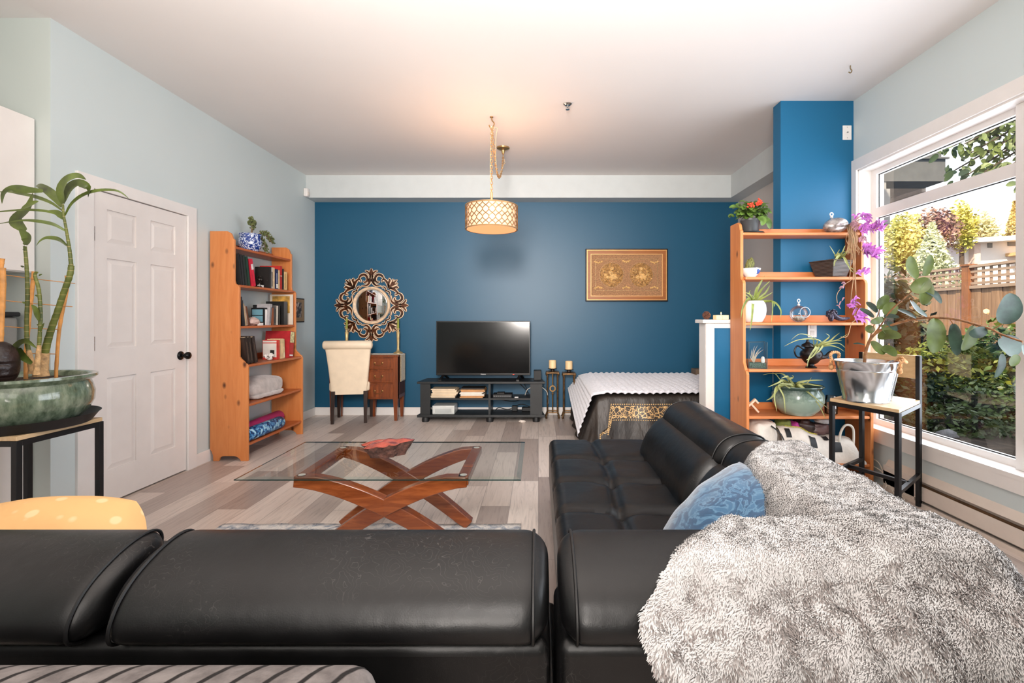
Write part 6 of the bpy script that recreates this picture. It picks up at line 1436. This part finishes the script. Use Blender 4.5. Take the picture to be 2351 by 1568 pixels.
b.build('socket', mat('grey_socket', (120, 120, 122), .4), o, smooth=0)
for k, (p, l) in enumerate((([(2.47, 3.585, .06), (2.47, 3.4, .06), (2.46, 3.25, .02), (2.40, 3.16, .008), (2.30, 3.24, .008), (2.40, 3.36, .008)], 'outer loop of white cord on the floor by the stool'), ([(2.475, 3.585, .12), (2.475, 3.44, .10), (2.455, 3.32, .015), (2.40, 3.26, .012), (2.32, 3.30, .012), (2.40, 3.42, .01)], 'middle loop of white cord on the floor by the stool'), ([(2.48, 3.585, .17), (2.48, 3.48, .15), (2.455, 3.38, .03), (2.38, 3.34, .016), (2.36, 3.40, .012), (2.43, 3.46, .01)], 'inner loop of white cord on the floor by the stool'))):
    tag(MB().tube(spline(p, 40), .004, 6).build('cable', cabw), l, 'cable', 'white cords on the floor')
# ------------------------------------------------------------------ garden outside the window
def leafcloud(mb, c, r, n, s, shell=.55, seed=1, flat=1, mis=1, shape=None):
    q = random.Random(seed); c = V(c)
    for k in range(n):
        while True:
            d = V((q.uniform(-1, 1), q.uniform(-1, 1), q.uniform(-1, 1)))
            if .05 < d.length < 1: break
        d.normalize(); w = shell + (1 - shell) * q.random(); lump = 1 + .28 * noise.noise(d * 2.3 + c) + .14 * noise.noise(d * 6 + c)
        p = c + V((d.x * r[0], d.y * r[1], d.z * r[2])) * w * lump
        if shape: p = shape(p, q)
        a = V((q.uniform(-1, 1), q.uniform(-1, 1), q.uniform(-.6, .6) * flat)).normalized(); b = a.cross(V((q.uniform(-1, 1), q.uniform(-1, 1), q.uniform(-.3, 1)))).normalized(); L = s * q.uniform(.6, 1.3)
        mb.add([p - a * L, p + b * L * .42, p + a * L, p - b * L * .42], [(0, 1, 2, 3)], q.randrange(mis))
def foliage_mat(name, a, b, sc=3): return mat(name, tuple((x + y) / 2 for x, y in zip(a, b)), .55, var=.01) if False else _fm(name, a, b, sc)
def _fm(name, a, b, sc):
    t = NT(name); t.base(t.ramp(t.noise(t.coord(), sc, 3), [(.35, a), (.65, b)])); t.b.inputs['Roughness'].default_value = .5; return t.m
def gz_(x, y): return .16 + .04 * math.sin(x * 2.3) * math.cos(y * 1.7) + max(0, x - 4.6) * .04 + .05 * noise.noise(V((x * 1.8, y * 1.8, 0)))
gm = NT('dark_soil_ground'); v_ = gm.coord(); gm.base(gm.ramp(gm.noise(v_, 9, 8, .7), [(.35, (34, 27, 22)), (.55, (74, 60, 50)), (.75, (122, 104, 90))])); gm.b.inputs['Roughness'].default_value = .95; gm.bump(gm.noise(v_, 24, 6, .7), .9, .05)
struct(MB().grid(70, 90, lambda u, v: V((2.68 + 27 * u ** 2, -4 + 36 * v, gz_(2.68 + 27 * u ** 2, -4 + 36 * v)))).build('ground_soil', gm.m, smooth=179))
for k in range(16):
    x, y = rnd(2.95, 4.2), rnd(2.7, 4.6); r = rnd(.025, .075); b = MB(); b.ball((x, y, gz_(x, y) + r * .25), (r * 1.4, r, r * .7), 12, wob=.4, ws=3)
    tag(b.build('garden_stone', mat('field_stone', (R.choice([118, 140, 96]),) * 2 + (R.choice([104, 122]),), .9, var=.2, vscale=20, bump=.5), smooth=40), 'grey stone on the dark soil outside the window', 'stone', 'stones on the soil outside')
# hedges and shrubs
def shrub(c, r, n, s, a, b, lab, seed, name='bush', stems=True, shell=.55):
    o = thing(name, (c[0], c[1], gz_(c[0], c[1])), lab, 'shrub', 'shrubs outside the window')
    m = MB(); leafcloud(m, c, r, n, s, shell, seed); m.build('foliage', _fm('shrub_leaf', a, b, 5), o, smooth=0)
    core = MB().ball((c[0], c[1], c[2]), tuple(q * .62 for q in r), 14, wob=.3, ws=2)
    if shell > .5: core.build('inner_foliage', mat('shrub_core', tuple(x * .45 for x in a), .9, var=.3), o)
    st_ = MB(); g0 = gz_(c[0], c[1]) - .05
    for k in range(5): st_.tube([(c[0] + rnd(-.08, .08), c[1] + rnd(-.08, .08), g0), (c[0] + rnd(-.3, .3) * r[0], c[1] + rnd(-.3, .3) * r[1], c[2]), (c[0] + rnd(-.6, .6) * r[0], c[1] + rnd(-.6, .6) * r[1], c[2] + rnd(.2, .6) * r[2])], [.018, .012, .006], 6)
    st_.build('stem', mat('shrub_stem', (70, 56, 42), .8), o)
shrub((5.35, 5.2, .62), (.85, .95, .56), 5200, .045, (44, 66, 26), (92, 120, 46), 'big rounded green bush before the wooden fence at the right', 3)
shrub((4.55, 5.3, .52), (.6, .6, .44), 3200, .04, (74, 90, 26), (126, 132, 44), 'yellow-green bush left of the big round bush', 4)
shrub((4.35, 4.75, .34), (.62, .5, .26), 2400, .036, (28, 44, 22), (62, 84, 40), 'low dark green bush just outside behind the stool', 5)
shrub((4.0, 5.4, .42), (.5, .6, .34), 2400, .04, (26, 38, 20), (60, 78, 36), 'dark low bush at the left end of the garden', 6)
shrub((3.8, 4.35, .25), (.45, .3, .17), 1500, .032, (40, 58, 28), (80, 102, 52), 'small spreading plant close to the window sill', 7)
shrub((5.0, 4.4, .38), (.55, .4, .28), 2000, .036, (40, 66, 34), (78, 110, 58), 'bright green low bush below the big round bush', 8)
shrub((4.5, 6.35, 1.22), (.55, .5, .72), 1700, .07, (36, 52, 30), (84, 92, 58), 'tall loose rhododendron left of the fence', 9, 'rhododendron', shell=.25)
shrub((5.2, 6.6, .95), (.45, .3, .35), 800, .055, (64, 60, 44), (110, 92, 64), 'thin brownish shrub in front of the fence', 10, shell=.25)
shrub((5.9, 3.9, .85), (.5, .6, .6), 2500, .045, (38, 58, 24), (86, 112, 44), 'green bush at the right edge outside', 11)
# fence
m_fb = wood('weathered_cedar_board', (122, 92, 68), (168, 134, 104), 'z', .8, scale=.5); m_fl = wood('grey_cedar_lattice', (140, 118, 100), (176, 152, 132), 'y', .8); m_fp = wood('brown_cedar_post', (118, 74, 46), (154, 102, 66), 'z', .8)
fe = thing('wooden_fence', (6.3, 7, 0), 'cedar board fence with lattice top at the back of the garden', 'fence')
FX = 6.32; ys = [4.6, 7.04, 9.45, 11.9, 14.3]
for y in ys: MB().box(FX - .055, FX + .055, y - .055, y + .055, -.1, 1.98).box(FX - .07, FX + .07, y - .07, y + .07, 1.98, 2.005).build('post', m_fp, fe, smooth=0)
for a, b in [(2.16, 4.6)] + list(zip(ys, ys[1:])):
    m = MB(); n = 15; w = (b - a - .11) / n
    for k in range(n): m.box(FX - .011 + .008 * (k % 2), FX + .011 + .008 * (k % 2), a + .055 + k * w + .002, a + .055 + (k + 1) * w - .002, .05, 1.64)
    m.build('board_panel', m_fb, fe, smooth=0)
    m = MB(); step = .118
    for k in range(int((b - a - .11) / step) + 1): y = a + .055 + k * step; m.box(FX - .012, FX, y, y + .036, 1.68, 1.95)
    for k in range(3): m.box(FX - .02, FX - .012, a + .055, b - .055, 1.70 + k * .085, 1.735 + k * .085)
    m.build('lattice', m_fl, fe, smooth=0)
    MB().box(FX - .04, FX + .04, a + .055, b - .055, 1.64, 1.685).box(FX - .045, FX + .045, a + .055, b - .055, 1.945, 1.98).build('rail', m_fl, fe, smooth=0)
# own building: grey siding post and eave beyond the window
m_sid = mat('grey_siding', (150, 148, 146), .8, var=.05); m_sidd = mat('dark_grey_siding', (98, 98, 98), .8, var=.06)
ew = MB().box(2.67, 3.08, 4.28, 4.42, -.1, 2.05).box(2.67, 3.12, 4.25, 4.45, 2.05, 2.36).box(2.67, 3.10, 4.27, 4.43, 2.36, 2.62)
struct(ew.build('wall_outside_post', m_sid, smooth=0))
struct(MB().box(2.67, 3.62, 4.26, 4.5, 2.43, 2.63).box(2.67, 3.60, 4.28, 4.5, 2.63, 3.5).box(2.67, 3.64, 4.24, 4.26, 2.625, 2.64).build('wall_outside_beam', m_sidd, smooth=0))
m = MB(); 
for k in range(9): m.box(2.67, 3.62, 4.5 + k * .16, 4.5 + k * .16 + .15, 2.43 + .004 * (k % 2), 2.5)
m.box(3.60, 3.64, 4.5, 6.0, 2.40, 2.6)
struct(m.build('wall_outside_soffit', mat('soffit_boards', (196, 180, 168), .8, var=.06), smooth=0))
struct(MB().box(2.66, 2.80, 3.95, 4.28, -.1, 3.2).build('wall_outside_corner', m_sid, smooth=0))
# far trees, haze and brightness put into their leaf colours, and house
def far_tree(c, base, r, n, s, a, b, lab, seed, name='tree', kind='tree', shape=None, shell=.3):
    o = thing(name, base, lab, 'tree', 'trees beyond the fence'); m = MB(); leafcloud(m, c, r, n, s, shell, seed, shape=shape); m.build('crown', _fm('hazed_leaf', a, b, 1.2), o, smooth=0)
    MB().tube([base, (c[0], c[1], c[2] + r[2] * .3)], [.14, .05], 8).build('trunk', mat('trunk_bark', (90, 72, 58), .9), o)
def cone(cx, cy, z0, z1, rr):
    def f(p, q):
        t = q.random() ** .8; a = q.uniform(0, 6.28); r = rr * (1 - t) * (.55 + .45 * q.random()) * (1 + .25 * math.sin(a * 5 + t * 20)); return V((cx + r * math.cos(a), cy + r * math.sin(a), z0 + (z1 - z0) * t - .12 * r))
    return f
def T(px_, py_, Y, r, n, s_, a, b, lab, seed, **kw):
    p = at(px_, py_, Y); far_tree(p, (p.x, Y, .3), r, n, s_, a, b, lab, seed, **kw)
q_ = at(2140, 512, 12.2)
T(2140, 590, 12.2, (.9, .9, 1.0), 5200, .07, (176, 184, 150), (226, 228, 196), 'pale silvery spruce right behind the fence', 21, name='spruce_tree', shape=cone(q_.x, 12.2, .3, q_.z, 1.35))
T(2072, 556, 14.6, (.62, .6, .95), 2600, .075, (176, 176, 96), (228, 214, 132), 'yellow-green tree at the left beyond the fence', 22)
T(2150, 528, 17.5, (.75, .7, .8), 2600, .08, (136, 104, 94), (190, 150, 124), 'reddish brown maple tree beyond the spruce', 23)
T(2208, 524, 18.5, (.5, .5, 1.0), 2200, .08, (172, 170, 76), (232, 214, 112), 'golden green tree right of the brown maple', 24)
T(2258, 528, 27, (.75, .7, 1.0), 1500, .11, (206, 200, 150), (236, 222, 172), 'small pale yellow tree left of the white house', 25)
q_ = at(2330, 462, 29)
T(2330, 540, 29, (1, 1, 2), 2600, .13, (184, 168, 104), (232, 204, 140), 'golden conifer behind the white house', 26, name='conifer_tree', shape=cone(q_.x, 29, 2, q_.z, 1.5))
hb = thing('white_house', (19, 20, 0), 'white flat-roofed house with a balcony beyond the fence', 'house')
m_hw = mat('house_white', (244, 238, 232), .8, var=.01); Yh = 19.0
def HP(x, y): p = at(x, y, Yh); return p.x, p.z
x0, _ = HP(2205, 0); x1 = 24.0; zt_ = HP(0, 556)[1]
MB().box(x0, x1, Yh, Yh + 5, 0, zt_ - .0).build('wall', m_hw, hb, smooth=0)
MB().prism([(x0 - .9, HP(0, 565)[1]), (x1, HP(0, 537)[1]), (x1, HP(0, 526)[1]), (x0 - .9, HP(0, 555)[1])], 'y', Yh - .6, Yh + 5.2).build('roof', mat('house_roof', (236, 234, 232), .8), hb, smooth=0)
a, b_ = HP(2224, 562); c_, d_ = HP(2238, 640); MB().box(a, c_, Yh - .25, Yh, 0, b_).build('corner_pillar', mat('pillar_blush', (226, 200, 184), .8), hb, smooth=0)
a, b_ = HP(2267, 555); c_, d_ = HP(2277, 569); MB().box(a, c_, Yh - .03, Yh + .05, d_, b_).build('window', mat('far_window', (120, 118, 110), .3), hb, smooth=0)
a, b_ = HP(2313, 548); c_, d_ = HP(2340, 565); MB().box(a, c_, Yh - .03, Yh + .05, d_, b_).build('window', mat('far_window', (120, 118, 110), .3), hb, smooth=0)
a, b_ = HP(2308, 560); c_, d_ = HP(2400, 582); bl = MB().box(a, c_, Yh - 1.0, Yh, d_ - .12, d_)
for k in range(14): bl.box(a + k * .18, a + k * .18 + .05, Yh - 1.0, Yh - .95, d_, b_)
bl.box(a, c_, Yh - 1.0, Yh - .95, b_ - .05, b_); bl.build('balcony', mat('balcony_orange', (228, 190, 140), .8, var=.1), hb, smooth=0)
# overhanging leafy tree just outside
ot = thing('overhanging_tree', (5.4, 3.2, .2), 'leafy branches hanging outside the upper window pane', 'tree')
tw2, lf2 = MB(), MB(); q = random.Random(5)
trunk = [V((5.6, 3.3, .1)), V((5.5, 3.3, 1.8)), V((5.2, 3.35, 3.2))]; tw2.tube(spline(trunk, 12), [.12 - .006 * i for i in range(12)], 8)
for (x, y, Y) in ((2168, 345, 3.6), (2185, 395, 3.6), (2215, 330, 3.5), (2250, 300, 3.5), (2270, 285, 3.6), (2230, 350, 3.5), (2300, 330, 3.4), (2340, 300, 3.3), (2340, 260, 3.4), (2260, 395, 3.4), (2215, 405, 3.5), (2320, 380, 3.3), (2345, 430, 3.3), (2400, 300, 3.2), (2420, 380, 3.2), (2310, 270, 3.5), (2365, 250, 3.3), (2345, 345, 3.35), (2285, 355, 3.45)):
    tip = at(x, y, Y); P = spline([trunk[-1], trunk[-1].lerp(tip, .5) + V((0, 0, .15)), tip], 14); tw2.tube(P, [.02 - .0012 * i for i in range(14)], 5)
    for i in range(6, 14):
        for k in range(6):
            a = V((q.uniform(-1, .6), q.uniform(-.6, .6), q.uniform(-.8, .3))).normalized(); p = P[i] + V((q.uniform(-.05, .05), q.uniform(-.05, .05), q.uniform(-.05, .04))); L = q.uniform(.05, .085)
            lf2.leaf([p, p + a * L * .5, p + a * L + V((0, 0, -.012))], L * .55, face=(q.uniform(-.5, .5), -1, q.uniform(-.5, .8)), n=6, fold=.25)
tw2.build('branch', mat('tree_bark', (72, 60, 48), .9), ot); lf2.build('foliage', _fm('tree_leaf', (52, 72, 44), (116, 130, 70), 4), ot, smooth=179)
# ------------------------------------------------------------------ world, lamps, camera
sc_ = bpy.context.scene
w = bpy.data.worlds.new('World'); sc_.world = w; w.use_nodes = True
w.node_tree.nodes['Background'].inputs[0].default_value = lin((240, 244, 250)); w.node_tree.nodes['Background'].inputs[1].default_value = 1.9
def lamp(name, typ, loc, rot, energy, col=(255, 255, 255), size=None, **kw):
    l = bpy.data.lights.new(name, typ); l.energy = energy; l.color = lin(col)[:3]
    if size: l.shape = 'RECTANGLE'; l.size, l.size_y = size
    for k, v in kw.items(): setattr(l, k, v)
    o = bpy.data.objects.new(name, l); COL.objects.link(o); o.location = loc; o.rotation_euler = [math.radians(a) for a in rot]; return o
lamp('sun', 'SUN', (0, 0, 10), (38, -30, 0), 8, (255, 236, 206), angle=.02)
def aim(o, t): o.rotation_euler = (V(t) - V(o.location)).to_track_quat('-Z', 'Y').to_euler()
lamp('window_daylight', 'AREA', (2.72, 2.2, 1.45), (0, 90, 0), 85, (236, 244, 255), (1.9, 3.0))
lamp('bounce_fill', 'AREA', (-.6, -1.4, 2.7), (52, 0, 0), 42, (255, 248, 240), (3.4, 1.6))  # added panel behind the camera, fills the room like bounced light
lamp('ceiling_fill', 'AREA', (-.4, .2, 1.75), (180, 0, 0), 100, (255, 246, 238), (3.5, 2.5))  # unseen upward panel, added to brighten the near ceiling
aim(lamp('far_ceiling_fill', 'SPOT', (-.3, -.9, 1.55), (0, 0, 0), 800, (255, 246, 238), spot_size=1.5, spot_blend=1.0, shadow_soft_size=.5), (-.1, 4.5, 2.95))  # added spot that evens out the far ceiling
aim(lamp('back_wall_fill', 'SPOT', (-.2, -.9, 2.4), (0, 0, 0), 720, (255, 248, 242), spot_size=1.15, spot_blend=1.0, shadow_soft_size=.35), (-.2, 6.0, .9))  # extra spot, put in to lift the blue back wall
lamp('pendant_bulb', 'POINT', (px, py, 2.03), (0, 0, 0), 9, (255, 205, 160), shadow_soft_size=.08)
lamp('pendant_glow', 'POINT', (px, py, 2.24), (0, 0, 0), 3.2, (255, 200, 156), shadow_soft_size=.1)
q = at(1655, 722, 3.99); lamp('candle_glow', 'POINT', (q.x, 4.0, 1.27), (0, 0, 0), .8, (255, 190, 120), shadow_soft_size=.02)
cd_ = bpy.data.cameras.new('camera'); cd_.sensor_width = 36; cd_.lens = F / 2351 * 36; cd_.shift_x = -(CX - 1175.5) / 2351; cd_.shift_y = -(784 - CY) / 2351; cd_.clip_start = .03; cd_.clip_end = 200
co = bpy.data.objects.new('camera', cd_); COL.objects.link(co); co.location = (0, 0, CH); co.rotation_euler = (PI / 2, 0, 0); sc_.camera = co
sc_.view_settings.view_transform = 'Standard'; sc_.view_settings.look = 'None'; sc_.view_settings.exposure = .10
sc_.cycles.max_bounces = 7; sc_.cycles.transparent_max_bounces = 16; sc_.cycles.caustics_reflective = False; sc_.cycles.caustics_refractive = False; sc_.cycles.sample_clamp_indirect = 6
